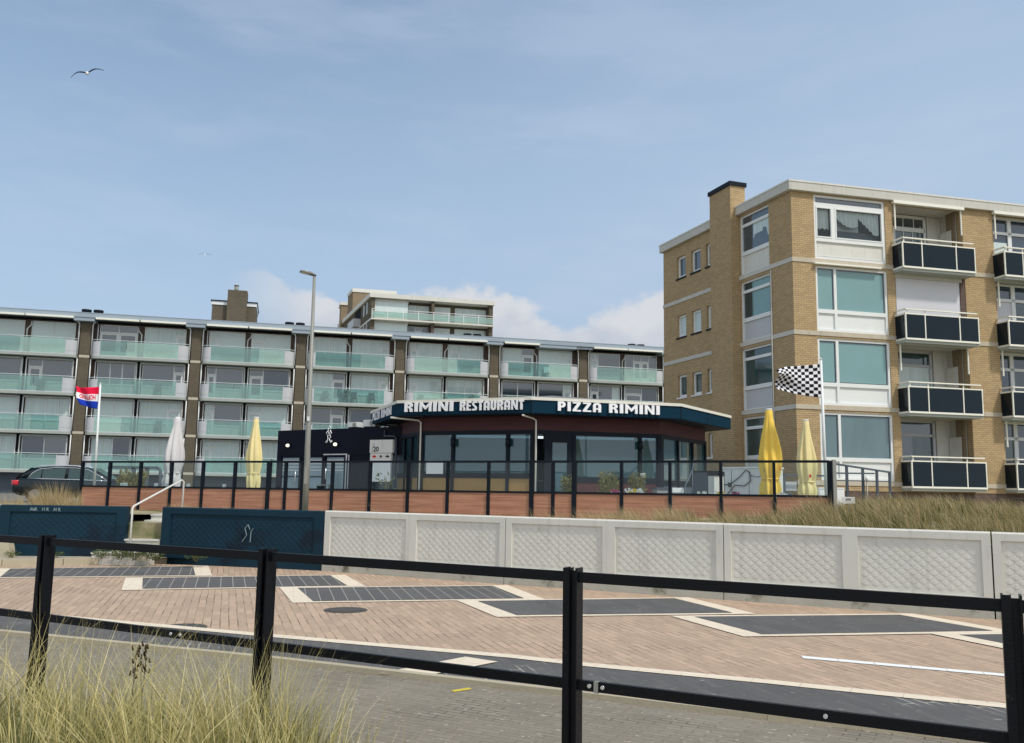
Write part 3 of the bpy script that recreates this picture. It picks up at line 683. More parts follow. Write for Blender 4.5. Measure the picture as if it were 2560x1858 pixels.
spec = {  # (row, bay): (left window columns, right window columns)
 (0, -1): ([(1, 'B', 0)], [(1, 'B', 0), (1, 'B', 0)]), (0, 0): ([(1, 'D', 1), (1, 'D', 1)], [(3.6, 'C', 0), (1, 'C', 1)]),
 (0, 1): ([(1, 'B', 1), (3, 'B', 0)], [(1.1, 'B', 1), (2.4, 'B', 0)]), (0, 2): ([(1, 'C', 0), (1, 'C', 0)], [(3.2, 'C', 0), (1, 'C', 1)]),
 (0, 3): ([(1, 'C', 1), (3.2, 'C', 0)], [(1, 'C', 1), (2, 'C', 0)]), (0, 4): ([(1.7, 'B', 0), (1, 'D', 1)], [(3, 'B', 0), (1, 'B', 1)]),
 (0, 5): ([(1, 'C', 1), (3.2, 'D', 0)], [(1, 'D', 0), (1, 'D', 1), (1, 'D', 1), (1, 'D', 0)]),
 (1, -1): ([(1, 'D', 0)], [(1, 'D', 1), (2.3, 'D', 0)]), (1, 0): ([(1, 'D', 0), (1, 'D', 0), (1, 'D', 0)], [(3.4, 'D', 0), (1, 'D', 1)]),
 (1, 1): ([(1, 'D', 1), (3.3, 'D', 0)], [(1, 'D', 1), (2, 'N', 0)]), (1, 2): ([(1.7, 'C', 0), (1, 'D', 1)], [(3, 'C', 0), (1, 'C', 1)]),
 (1, 3): ([(1, 'C', 1), (3.3, 'C', 0)], [(1, 'C', 0), (1, 'C', 0)]), (1, 4): ([(1, 'D', 0), (1, 'D', 0)], [(3, 'D', 0), (1, 'C', 1)]),
 (1, 5): ([(1, 'D', 1), (2, 'D', 0), (1, 'B', 0)], [(1.3, 'D', 1), (1.2, 'N', 0)]),
 (2, -1): ([(1, 'N', 0), (1, 'B', 0)], [(1.6, 'C', 0), (1, 'C', 0), (.8, 'C', 0)]), (2, 0): ([(1, 'B', 0), (1, 'B', 0)], [(2, 'C', 0), (1, 'C', 1)]),
 (2, 1): ([(1, 'C', 1), (3.2, 'D', 0)], [(1, 'C', 1), (2, 'B', 0)]), (2, 2): ([(1.7, 'D', 0), (1, 'D', 1)], [(1, 'N', 0)]),
 (2, 3): ([(1, 'D', 1), (3, 'C', 0)], [(1, 'D', 0), (1, 'D', 0)]), (2, 4): ([(1, 'D', 0), (1, 'D', 0)], [(3, 'D', 0), (1, 'C', 1)]), (2, 5): ([(1, 'D', 1), (3, 'D', 0)], [(1, 'D', 0), (1, 'D', 0)]),
 (3, -1): ([(1, 'C', 0), (1, 'C', 0), (1, 'C', 0)], [(1, 'N', 0), (1, 'D', 0)]), (3, 0): ([(1.2, 'C', 0), (1, 'N', 0)], [(1, 'C', 0), (1, 'C', 0), (1, 'C', 0), (1, 'C', 0)]),
 (3, 1): ([(1, 'C', 1), (3.2, 'C', 0)], [(1, 'D', 1), (2, 'C', 0)]), (3, 2): ([(1, 'D', 0), (1, 'D', 1)], [(1, 'D', 0)]), (3, 3): ([(1, 'D', 0)], [(1, 'D', 0)]), (3, 4): ([(1, 'D', 0)], [(1, 'D', 0)]), (3, 5): ([(1, 'D', 0)], [(1, 'D', 0)])}
for bay in range(-1, 6):
    xo = bay * LP
    for row in range(4):
        f = FL[row]
        ba = make_balcony(L); ba.location = (xo, 0, f)
        lw, rw = spec[(row, bay)]
        zt = f + 2.52
        window_unit(L, xo + .84, xo + 3.50, f + .04, zt, lw); window_unit(L, xo + 3.96, xo + 6.92, f + .04, zt, rw)
        # awning boxes and guide posts
        if row == 0:
            for a, c in ((.72, 3.70), (3.80, 6.97)):
                if bay == 4 and a > 3: continue
                MB().box(xo + a, xo + c, -.72, -.50, 13.57, 13.71).build('awning', M['awn'], L)
        else:
            for a, c in ((.80, 3.60), (3.86, 6.98)): MB().box(xo + a, xo + c, .35, .52, f + 2.47, f + 2.60).build('awning', M['awn2'], L)
        b = MB(); b2 = MB()
        for x in (.46, LP - .46): b2.tube([(xo + x, -.02 if row == 0 else .08, f + .1), (xo + x, -.02 if row == 0 else .08, f + (2.62 if row else 2.35))] + ([(xo + x + (.05 if x < 1 else -.05), -.05, f + 2.5), (xo + x + (.16 if x < 1 else -.16), -.1, f + 2.58)] if row == 0 else []), .045, 6)
        for x in ((.74, 6.98) if row else (.74,)): b.box(xo + x - .03, xo + x + .03, .40, .46, f + .05, f + 2.5)
        if row: b.box(xo + 3.56, xo + 3.62, .38, .44, f + .05, f + 2.5); b.box(xo + 3.82, xo + 3.89, .38, .44, f + .05, f + 2.5)
        b.build('awning_guide', M['white'], L); b2.build('corner_post', M['white'], L)
        if row == 0:
            s_ = -1 if bay % 2 == 0 else 1
            d_ = MB(); d_.tube([(xo + 3.73 + s_ * .22, .5, f + 2.5), (xo + 3.73 + s_ * .20, .5, f + 2.2), (xo + 3.73 - s_ * .04, .5, f + 1.9), (xo + 3.73 - s_ * .04, .5, f)], .05, 6); d_.build('downpipe', M['white'], L)
        else: MB().box(xo + 3.63, xo + 3.81, .45, .655, f, f + 2.6).build('recess_shade', M['blk'], L)  # solid black box, its colour stands in for the shade of the gap
# a few things standing on the balconies are part of what the panes show: roof vents and the brick stair tower
for i, x in enumerate((LP * 1 - 1.25 - LP + 7.0, 2 * LP + 4.4, 3 * LP + 6.2, 5 * LP + 5.0)):
    pass
def roof_vent(px, py):
    s_, z_ = on_plane(px, py, (LX - 2.2 * math.sin(LPSI) * -1 * -1, LY + 2.2), LPSI)
    b = MB()
    for dx in (-.42, .42): b.loft([[(s_ + dx + r_ * math.cos(t), 2.2 + r_ * math.sin(t), z) for t in np.linspace(0, 6.283, 13)[:-1]] for r_, z in ((.26, 13.9), (.26, z_ - .22), (.36, z_ - .16), (.36, z_))], smooth=True)
    b.build('roof_vent', M['darkmetal'], L)
for px, py in ((233, 776), (738, 808), (1181, 836), (1590, 862)): roof_vent(px, py)
def lpl(px, py, dy):
    P = (LX - dy * math.sin(LPSI), LY + dy * math.cos(LPSI)); return on_plane(px, py, P, LPSI)
tw = root_child('stair_tower', L)
TY = 6.0
xa, za = lpl(531, 752, TY); xb, _ = lpl(641, 756, TY); xc, zc = lpl(570, 724, TY - .5); xd, _ = lpl(619, 724, TY - .5)
MB().box(xa, xb, TY, TY + 4.5, 13.9, za - .30).build('tower_wall', M['pier'], tw)
b = MB(); b.box(xa - .12, xb + .12, TY - .12, TY + 4.6, za - .02, za + .08); b.build('roof', M['darkmetal'], tw)
b = MB(); b.box(xa - .06, xb + .06, TY - .06, TY + 4.5, za - .30, za - .02); b.build('fascia', M['white'], tw)
MB().box(xc, xd, TY - .5, TY + 1.2, 13.9, zc).build('chimney', M['pier'], tw)
xm = (xc + xd) / 2 - .15
MB().tube([(xm, TY + .2, zc - .1), (xm, TY + .2, zc + .45)], .17, 10).build('flue', M['lampc'], tw)
b = MB(); b.tube([(xm, TY + .2, zc + .50), (xm, TY + .2, zc + .56)], .21, 10); b.build('cowl', M['lampc'], tw)

def on_block(x, y, z): 
    return Vector((LX + x * math.cos(LPSI) - y * math.sin(LPSI), LY + x * math.sin(LPSI) + y * math.cos(LPSI), z))
def balcony_chair(bay, row, x, mat, label, turn=0.0):
    q = on_block(bay * LP + x, .12, FL[row] + .04); r0 = root('balcony_chair', label, 'chair', tuple(q), LPSI + turn, 'chairs on the far balconies')
    MB().box(-.24, .24, -.24, .24, .42, .47).build('seat', M[mat], r0); MB().obox((0, .25, .74), (.23, 0, 0), (0, .02, 0), (0, .05, .28)).build('backrest', M[mat], r0)
    for a, c in ((-1, -1), (1, -1), (-1, 1), (1, 1)): MB().box(a * .21 - .02, a * .21 + .02, c * .21 - .02, c * .21 + .02, 0, .42).build('leg', M[mat], r0)
for bay, row, x, mat, lab in ((2, 1, 4.2, 'dkgreen', 'dark green chair on the balcony just right of the lamp, beside the pillar middle'), (2, 1, 5.6, 'dkgreen', 'dark green chair on the balcony right of the lamp, near its right end'), (2, 1, 2.0, 'bluegrey', 'blue grey chair on the balcony right of the lamp, near its left end'), (0, 1, 5.2, 'dkgreen', 'dark green chair behind the balcony glass right of the flag'), (-1, 1, 5.0, 'dkgreen', 'dark green chair on the second row balcony left of the flag'), (3, 1, 1.8, 'dkgreen', 'dark green chair on the balcony above the word RIMINI'), (0, 2, 5.4, 'bluegrey', 'blue grey chair on the balcony above the off white parasol'), (4, 0, 4.6, 'potw', 'white chair on the top balcony left of the last pier')): balcony_chair(bay, row, x, mat, lab)
def balcony_pot(bay, row, x, label):
    q = on_block(bay * LP + x, -.05, FL[row] + .04); r0 = root('balcony_planter', label, 'planter', tuple(q), LPSI, 'planters on the far balconies')
    MB().loft([[(r_ * math.cos(t), r_ * math.sin(t), z) for t in np.linspace(0, 6.283, 13)[:-1]] for r_, z in ((.15, 0), (.2, .35))], True).build('pot', M['pot'], r0); b = MB(); rg = random.Random(bay * 7 + row)
    for i in range(90):
        a = rg.uniform(0, 6.28); l_ = Vector((math.cos(a) * rg.uniform(.05, .35), math.sin(a) * rg.uniform(.05, .3), .35 + rg.uniform(0, .75))); e = Vector((rg.gauss(0, .09), rg.gauss(0, .09), rg.gauss(.04, .06))); f_ = Vector((-e.y, e.x, .03)) * .5
        b.quad(l_ - e, l_ + f_, l_ + e, l_ - f_)
    b.build('foliage', M['weed'], r0)
for bay, row, x, lab in ((2, 1, 3.5, 'bushy planter on the balcony behind the lamp column'), (2, 2, 5.1, 'leafy planter on the dark balcony above the annex'), (1, 3, 5.9, 'planter on the lowest balcony beside the yellow parasol by the annex'), (3, 1, 6.0, 'planter on the balcony above the word RESTAURANT')): balcony_pot(bay, row, x, lab)

# ------------------------------------------------------------------ taller block far behind
BC = at(929.6, 733, 111.0); BPSI = .2525
Bk = root('tower_block', 'taller pale edged apartment block with white balcony rails rising behind the long block', 'apartment block', (BC.x, BC.y, 0), BPSI)
def bpl(px, py, dy=0.0): return on_plane(px, py, (BC.x - dy * math.sin(BPSI), BC.y + dy * math.cos(BPSI)), BPSI)
BZ = BC.z; BW = bpl(1233, 752)[0]; sk = .10
body = [(0, .3), (BW, .3), (BW - 2, 22), (-2.2, 22)]
MB().prism([(0, 0), (.45, 0), (.45, 1.5), (BW - .5, 1.5), (BW - .5, 0), (BW, 0), (BW - 2.6, 24), (-2.6, 24)], .8, BZ - .55).build('wall', M['pier'], Bk)
MB().prism([(-.25, -.3), (BW + .2, -.3), (BW - 2.3, 24.2), (-2.85, 24.2)], BZ - .55, BZ).build('fascia', M['offwhite'], Bk)
for k in range(4):
    f = BZ - 3.25 - 2.8 * k
    MB().box(-.02, BW + .02, -.55 if k < 4 else 0, 1.5, f - .2, f).build('slab', M['offwhite'], Bk)
    MB().prism([(-.06, -.02), (0, -.02), (-2.62, 24), (-2.68, 24)], f - .2, f).build('band', M['white'], Bk)
    ba = root_child('balcony', Bk)
    MB().box(.1, BW - .1, -.52, -.50, f + .1, f + .82).build('glass_panel', M['gglass3'], ba)
    rl = MB(); rl.box(.05, BW - .05, -.56, -.50, f + 1.12, f + 1.18); rl.box(.05, BW - .05, -.56, -.50, f + .84, f + .89)
    for x in np.linspace(.07, BW - .07, 9): rl.box(x - .04, x + .04, -.57, -.50, f, f + 1.16)
    rl.build('rail', M['white'], ba)
    u = BW / 15.2
    for a, c, cols in ((.45, 4.5, [(1, 'B', 0)] * 3), (4.7, 7.3, [(1, 'C', 0)] * 3 if k == 0 else [(1, 'grn', 0), (1, 'D', 1), (1, 'N', 0)]), (7.9, 10.0, [(1, 'B', 0), (1, 'B', 1)]), (10.6, 14.6, [(1, 'C', 0)] * 3)):
        window_unit(Bk, a * u, c * u, f, f + 2.3, cols, y=1.48 if a > 4.6 else .35, sill=.7)
    MB().box(7.4 * u, 7.75 * u, -.1, 1.5, f, f + 2.6).build('pier', M['redbrick'] if k else M['pier'], Bk)
    MB().box(.45, 4.55 * u, .36, 1.5, f + 2.28, f + 2.65).build('lintel', M['offwhite'], Bk)
b = MB(); x0, z0 = bpl(883, 721, 12); x1, _ = bpl(990, 729, 12)
MB().prism([(x0, 12), (x1, 12), (x1 - .4, 16), (x0 - .4, 16)], BZ - .1, z0 - .5).build('roof_house', M['tan'], Bk)
MB().prism([(x0 - .1, 11.9), (x1 + .1, 11.9), (x1 - .3, 16.1), (x0 - .5, 16.1)], z0 - .5, z0).build('roof_house_edge', M['offwhite'], Bk)
x0, z0 = bpl(853, 755, 20); x1, _ = bpl(884, 756, 20)
MB().prism([(x0, 20), (x1 + 1, 20), (x1 + 1, 23), (x0, 23)], BZ - 8, z0 - .45).build('chimney', M['tan'], Bk)
MB().prism([(x0 - .15, 19.85), (x1 + 1, 19.85), (x1 + 1, 23), (x0 - .15, 23)], z0 - .45, z0).build('chimney_cap', M['offwhite'], Bk)
SV = Vector((-2.6, 24, 0)).normalized(); SN = Vector((-SV.y, SV.x, 0))
for k in range(3):
    f = BZ - 3.25 - 2.8 * k
    for s_ in (2.6, 4.6):
        c = SV * s_ + SN * .02; w = root_child('window', Bk)
        MB().obox(c + Vector((0, 0, f + 1.75)), SV * .28, SN * .04, Vector((0, 0, .75))).build('frame', M['white'], w)
        MB().obox(c + SN * .03 + Vector((0, 0, f + 1.75)), SV * .20, SN * .015, Vector((0, 0, .67))).build('pane', M['D'], w)
    c = SV * 9.0 + SN * .45
    MB().obox(c + Vector((0, 0, f + .55)), SV * 2.2, SN * .5, Vector((0, 0, .55))).build('balcony', M['endp'], Bk)
    MB().obox(SV * 9.0 + SN * .02 + Vector((0, 0, f + 1.75)), SV * 2.2, SN * .01, Vector((0, 0, .9))).build('recess_shade', M['blk'], Bk)  # flat black sheet paints the shade behind the side balcony

# ------------------------------------------------------------------ brick apartment building on the right
RX, RY, RPSI, RSK = 10.5461, 32.7235, 0.238644, 0.10366
BD = root('brick_apartment_building', 'yellow brick apartment building with dark glass balconies and a brick chimney', 'apartment building', (RX, RY, 0), RPSI)
FR = [10.45, 7.65, 4.85, 2.05]; RT = 13.22
def holes_wall(name, x0, x1, z0, z1, holes, mat, parent, th=.3, rotz=0.0, side=False):
    """wall face in the local xz plane (or, for side=True, running back along +y) with real openings and reveals"""
    b = MB(); xs = sorted({x0, x1, *[h[0] for h in holes], *[h[1] for h in holes]}); zs = sorted({z0, z1, *[h[2] for h in holes], *[h[3] for h in holes]})
    P = (lambda x, y, z: (y, x, z)) if side else (lambda x, y, z: (x, y, z))
    for a, c in zip(xs, xs[1:]):
        for e, g_ in zip(zs, zs[1:]):
            mx, mz = (a + c) / 2, (e + g_) / 2
            if any(h[0] < mx < h[1] and h[2] < mz < h[3] for h in holes): continue
            q = [P(a, 0, e), P(c, 0, e), P(c, 0, g_), P(a, 0, g_)]
            b.quad(*(q[::-1] if side else q))
            q = [P(a, th, e), P(c, th, e), P(c, th, g_), P(a, th, g_)]; b.quad(*(q if side else q[::-1]))
    for h in holes:
        a, c, e, g_ = h
        for q in ([P(a, 0, e), P(a, 0, g_), P(a, th, g_), P(a, th, e)], [P(c, 0, g_), P(c, 0, e), P(c, th, e), P(c, th, g_)], [P(a, 0, g_), P(c, 0, g_), P(c, th, g_), P(a, th, g_)], [P(c, 0, e), P(a, 0, e), P(a, th, e), P(c, th, e)]):
            b.quad(*(q[::-1] if side else q))
    for q in ([P(x0, 0, z0), P(x0, 0, z1), P(x0, th, z1), P(x0, th, z0)], [P(x1, 0, z1), P(x1, 0, z0), P(x1, th, z0), P(x1, th, z1)], [P(x0, 0, z1), P(x1, 0, z1), P(x1, th, z1), P(x0, th, z1)]):
        b.quad(*(q[::-1] if side else q))
    return b.build(name, mat, parent, rotz=rotz)
BAY = 9.12 - 4.45
hl = []
for f in FR:
    hl.append((.97, 4.10, f + .18, f + 2.72))
    for k in range(3): hl.append((4.45 + BAY * k, 7.66 + BAY * k, f - .02, f + 2.72))
holes_wall('front_wall', 0.0, 18.5, 1.85, RT, hl, M['yellow'], BD)
side_holes = []
for k, f in enumerate(FR):
    side_holes.append((1.42, 3.40, f + .18, f + 2.68))
    for a, c in ((5.55, 6.0), (6.47, 7.26), (7.74, 8.52)): side_holes.append((a, c, f + 1.17, f + 2.20))
SW = holes_wall('side_wall', .0, 9.796, 1.0, RT, side_holes, M['yellow'], BD, rotz=RSK, side=True)
# core behind the faces (dark rooms), floors and the rest of the outside
ca, sa = math.cos(RSK), math.sin(RSK)
def sp_(s_, y): return (-sa * s_ + ca * y, ca * s_ + sa * y)      # side-wall frame to building frame
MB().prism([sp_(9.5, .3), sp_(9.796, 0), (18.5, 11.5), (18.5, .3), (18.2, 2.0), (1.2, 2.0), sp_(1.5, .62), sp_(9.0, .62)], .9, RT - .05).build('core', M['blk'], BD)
MB().prism([(0, .31), (18.5, .31), (18.5, 2.5), (-.05, 2.5)], .6, 1.86).build('plinth', M['redbrick'], BD)
MB().prism([(.35, .02), (18.4, .02), (18.4, .32), (.35, .32)], .6, 1.84).build('base_wall', M['redbrick'], BD)
cor = [(-.16, -.16), (18.7, -.16), (18.7, 12), sp_(9.95, -.14)]
b = MB(); b.prism(cor, RT, RT + .32); b.build('cornice', M['concrete'], BD)
b = MB(); b.prism([(p[0] * 1.001, p[1]) for p in [(-.18, -.18), (18.72, -.18), (18.72, 12.02), sp_(9.97, -.16)]], RT + .32, RT + .385); b.build('cornice_edge', M['offwhite'], BD)
b = MB()
for f in FR:
    b.box(-.025, 4.42, -.03, .2, f + .0, f + .165)
    for k in range(3): b.box(7.64 + BAY * k, 9.14 + BAY * k, -.03, .2, f + .0, f + .165)
b.build('band', M['band'], BD)
b = MB()
for f in FR[:3]: b.box(-.03, .2, .0, 9.82, f + .0, f + .165)
b.build('side_band', M['concrete'], BD, rotz=RSK)
b = MB()
for f in FR: b.box(-.012, .006, -.012, .10, f + .165, f + 2.77)
# front bay windows
for k, f in enumerate(FR):
    w = root_child('window', BD); fr = MB(); y = .10
    def fbox(a, c, e, g_): fr.box(a, c, y - .06, y + .04, e, g_)
    x0, x1 = .97, 4.10; zs = f + .98; zt = f + 2.72
    fbox(x0, x0 + .10, f + .18, zt); fbox(x1 - .10, x1, f + .18, zt); fbox(x0 + .1, x1 - .1, zt - .09, zt); fbox(x0 + .1, x1 - .1, zs - .09, zs + .06); fbox(x0 + .1, x1 - .1, f + .18, f + .28)
    xm = x0 + .80
    if k == 0:
        fbox(x0 + .1, x1 - .1, zt - .46, zt - .30); fbox(xm, xm + .14, zs + .06, zt - .46)
        for a, c in ((x0 + .1, xm), (xm + .14, x1 - .1)):
            fr.box(a, a + .05, y - .075, y, zs + .06, zt - .46); fr.box(c - .05, c, y - .075, y, zs + .06, zt - .46); fr.box(a + .05, c - .05, y - .075, y, zs + .06, zs + .11); fr.box(a + .05, c - .05, y - .075, y, zt - .51, zt - .46)
        MB().quad((x0 + .1, y, zt - .30), (x1 - .1, y, zt - .30), (x1 - .1, y, zt - .09), (x0 + .1, y, zt - .09)).build('pane', M['D'], w)
        p = MB()
        for a, c in ((x0 + .15, xm - .05), (xm + .19, x1 - .15)): p.quad((a, y, zs + .11), (c, y, zs + .11), (c, y, zt - .51), (a, y, zt - .51))
        p.build('pane', M['cglass'], w)
        cu = MB()      # white valance curtains, waved cloth behind the glass
        def cloth(xa, xb, zfun, ztop, n=60):
            for i in range(n):
                u0, u1 = i / n, (i + 1) / n; xa0, xb0 = xa + (xb - xa) * u0, xa + (xb - xa) * u1
                ya, yb = y + .10 + .025 * math.sin(u0 * n * 1.1), y + .10 + .025 * math.sin(u1 * n * 1.1)
                cu.quad((xa0, ya, zfun(u0)), (xb0, yb, zfun(u1)), (xb0, yb, ztop), (xa0, ya, ztop))
        cloth(x0 + .15, xm - .05, lambda u: zs + .42 + .06 * abs(math.sin(u * 9)), zt - .5, 26)
        cloth(xm + .19, xm + 1.25, lambda u: zs + 1.03 - .42 * math.sin(min(1, u * 1.4) * 1.6) + (.3 * max(0, u - .75)), zt - .5, 34)
        cloth(xm + 1.15, x1 - .15, lambda u: zs + 1.10 - .72 * min(1, u * 1.25) , zt - .5, 40)
        cu.build('curtain', M['white'], w)
        MB().box(xm + .2, x1 - .15, y + .3, y + .32, zs, zs + .5).build('interior', M['bluegrey'], w)
        MB().box(xm + .2, x1 - .9, y + .34, y + .36, zs + .5, zs + .9).build('interior', M['endp'], w)
        MB().quad((x0 + .1, y, f + .28), (x1 - .1, y, f + .28), (x1 - .1, y, zs - .09), (x0 + .1, y, zs - .09)).build('spandrel', M['offwhite'], w)
        fr.box(x0 + .14, x1 - .14, y - .02, y - .005, f + .32, f + .34)
    else:
        fbox(xm, xm + .11, zs + .06, zt - .09); fbox(xm, xm + .11, f + .28, zs - .09)
        kind = 'teal' if k < 3 else 'teal2'
        for a, c in ((x0 + .1, xm), (xm + .11, x1 - .1)):
            zl_ = zs + .06 + (.0 if k != 2 else .03)
            MB().quad((a + .015, y, zl_), (c - .05, y, zl_), (c - .05, y, zt - .15), (a + .015, y, zt - .15)).build('pane', M[kind], w)
            gp_ = MB(); gp_.quad((c - .05, y, zs + .06), (c, y, zs + .06), (c, y, zt - .09), (c - .05, y, zt - .09)); gp_.quad((a, y, zt - .15), (c - .05, y, zt - .15), (c - .05, y, zt - .09), (a, y, zt - .09)); gp_.build('pane_gap', M['N'], w)
        MB().quad((x0 + .1, y, f + .28), (x1 - .1, y, f + .28), (x1 - .1, y, zs - .09), (x0 + .1, y, zs - .09)).build('spandrel', M['white'], w)
        if k in (1,): MB().box(x0 - .10, x1 - .35, -.16, -.035, f + 2.74, f + 2.80).build('awning', M['awn'], BD)
    fr.build('frame', M['white'], w)
# loggias with balconies
def make_rbalcony(x, f):
    B_ = root_child('balcony', BD, (x, 0, f)); Wd = 3.31; D_ = .60
    MB().prism([(.0, .3), (.0, -D_ + .04), (Wd, -D_ + .04), (Wd, .3)], -.15, -.052).build('slab', M['slab'], B_)
    fm = MB()
    fm.box(0, Wd, -D_ - .015, -D_ + .03, -.05, .02); fm.box(0, Wd, -D_ - .015, -D_ + .03, .93, .975)
    for u in (0, .262, .737, 1.0):
        xx = u * (Wd - .05); fm.box(xx, xx + .042, -D_ - .02, -D_ + .03, .02, .93)
    fm.box(0, .04, -D_, 0, .92, .98); fm.box(Wd - .04, Wd, -D_, 0, .92, .98); fm.box(0, .04, -D_, 0, -.05, .02); fm.box(Wd - .04, Wd, -D_, 0, -.05, .02)
    fm.build('frame', M['awn'], B_)
    h = MB(); h.box(.0, Wd - .1, -D_ - .05, -D_ + .03, 1.10, 1.145); h.box(0, .05, -D_, 0, 1.10, 1.155)
    for u in (.02, .262, .737): h.box(u * Wd, u * Wd + .05, -D_ - .0, -D_ + .03, .98, 1.10)
    h.build('handrail', M['awn'], B_)
    for a, c in ((.05, .262 * (Wd - .05)), (.262 * (Wd - .05) + .05, .737 * (Wd - .05)), (.737 * (Wd - .05) + .05, Wd - .05)):
        MB().quad((a, -D_ + .0, .02), (c, -D_ + .0, .02), (c, -D_ + .0, .92), (a, -D_, .92)).build('glass_panel', M['dbalc'], B_)
    MB().quad((.015, 0, .02), (.015, -D_, .02), (.015, -D_, .92), (.015, 0, .92)).build('glass_panel', M['dbalc'], B_)
    MB().quad((Wd - .015, -D_, .02), (Wd - .015, 0, .02), (Wd - .015, 0, .92), (Wd - .015, -D_, .92)).build('glass_panel', M['dbalc'], B_)
    return B_
for kb_ in range(3):
    xo = 4.45 + BAY * kb_
    for k, f in enumerate(FR):
        make_rbalcony(xo - .09, f)
        w = root_child('loggia', BD, (xo, 0, f)); yb = 1.25; lx_ = (xo, 0, f)
        MB().box(0, 3.21, .31, yb, -.12, .0).build('floor', M['concrete'], w)
        b = MB(); b.quad((3.20, .31, 0), (3.20, yb, 0), (3.20, yb, 2.72), (3.20, .31, 2.72)); b.quad((.01, yb, 0), (.01, .31, 0), (.01, .31, 2.72), (.01, yb, 2.72)); b.quad((0, .3, 2.715), (3.21, .3, 2.715), (3.21, yb, 2.715), (0, yb, 2.715)); b.build('lining', M['concrete'], w)
        if kb_ == 0 and k == 1:
            MB().quad((.06, .06, .0), (2.98, .06, .0), (2.98, .06, 2.5), (.06, .06, 2.5)).build('roller_shutter', M['shutter'], w)
            MB().box(0, 3.05, .0, .12, 2.5, 2.70).build('shutter_box', M['concrete'], w)
            MB().box(2.985, 3.20, .02, .2, 0, 2.7).build('guide', M['redbrick'], w)
        elif kb_ == 0:
            kinds = {0: [(1, 'C', 1), (2.6, 'grn', 0)], 2: [(1.9, 'B', 0), (1.6, 'C', 0)], 3: [(1.9, 'D', 0), (1.6, 'grn', 0)]}[k]
            win = root_child('window', BD, lx_); fr = MB(); x0, x1 = .12, 2.42
            fr.box(x0, x0 + .07, yb - .1, yb - .02, 0, 2.66); fr.box(x1 - .09, x1 + .02, yb - .1, yb - .02, 0, 2.66); fr.box(x0, x1, yb - .1, yb - .02, 2.0, 2.10 if k else 2.18); fr.box(x0, x1, yb - .1, yb - .02, 2.56, 2.68)
            xm = x0 + (x1 - x0) * (.30 if k == 0 else .55)
            pa = {}
            pa.setdefault('D' if k in (0,) else ('D' if k == 3 else 'grn'), MB()).quad((x0 + .07, yb - .05, 2.18 if k == 0 else 2.10), (x1 - .09, yb - .05, 2.18 if k == 0 else 2.10), (x1 - .09, yb - .05, 2.56), (x0 + .07, yb - .05, 2.56))
            pa.setdefault(kinds[0][1], MB()).quad((x0 + .07, yb - .05, .1), (xm, yb - .05, .1), (xm, yb - .05, 2.0), (x0 + .07, yb - .05, 2.0))
            pa.setdefault(kinds[1][1], MB()).quad((xm, yb - .05, .1), (x1 - .09, yb - .05, .1), (x1 - .09, yb - .05, 2.0), (xm, yb - .05, 2.0))
            if k == 0:
                fr.box(xm - .09, xm + .16, yb - .11, yb - .02, 0, 2.0)
                for x in (x0 + .62 - .4, xm + .55, xm + .98, ): fr.box(x, x + .03, yb - .08, yb - .04, .1, 2.0)
                for x in (x0 + .7, x0 + 1.25, x0 + 1.75): fr.box(x, x + .025, yb - .08, yb - .04, 2.18, 2.56)
                fr.box(x0 + .07, x1 - .09, yb - .08, yb - .04, 1.16, 1.19)
            fr.build('frame', M['white'] if k == 0 else M['endp'], win)
            for kk, pm in pa.items(): pm.build('pane', M[kk], win)
            b = MB(); b.box(x1 + .10, 3.19, yb - .06, yb, 0, 2.7); b.box(3.08, 3.19, .5, yb - .1, .02, 2.0); b.build('back_wall', M['offwhite'], w)
            MB().box(3.10, 3.195, .36, .78, .0, 2.7).build('brick_return', M['tan'], w)
        else:
            win = root_child('window', BD, lx_); fr = MB(); y = .35 if k < 2 else .62
            fr.box(0.02, .12, y - .06, y + .02, 0, 2.70); fr.box(.12, 3.19, y - .06, y + .02, 2.58, 2.70); fr.box(.12, 3.19, y - .06, y + .02, 1.94, 2.06)
            fr.box(.98, 1.16, y - .06, y + .02, 0, 2.58); fr.box(2.2, 2.32, y - .06, y + .02, 0, 2.58); fr.box(.12, 3.19, y - .06, y + .02, 0, .3)
            fr.build('frame', M['white'], win)
            for a, c, kd in ((.12, .98, ('N', 'shutter', 'N', 'grn')[k]), (1.16, 2.2, ('N', 'grn', 'grn', 'N')[k]), (2.32, 3.19, 'N')):
                MB().quad((a, y, .3), (c, y, .3), (c, y, 1.94), (a, y, 1.94)).build('pane', M[kd], win); MB().quad((a, y, 2.06), (c, y, 2.06), (c, y, 2.58), (a, y, 2.58)).build('pane', M['N'], win)
            if k == 0: MB().quad((.12, y - .01, .3), (.95, y - .01, .3), (.95, y - .01, 1.62), (.12, y - .01, 1.62)).build('blind', M['B'], win)
        # awning box with arms on the facade
        if not (kb_ == 0 and k in (1, 3)):
            aw = root_child('awning', BD); zt_ = f + 2.77
            MB().box(xo - .06, xo + 3.18, -.20, -.035, zt_ - .13, zt_ - .01).build('box', M['awn'] if k == 0 else M['awn2'], aw)
            b = MB()
            for x in (xo + .02, xo + 3.07): b.box(x, x + .045, -.10, -.05, zt_ - 1.15, zt_ - .13)
            b.build('arm', M['awn'], aw)
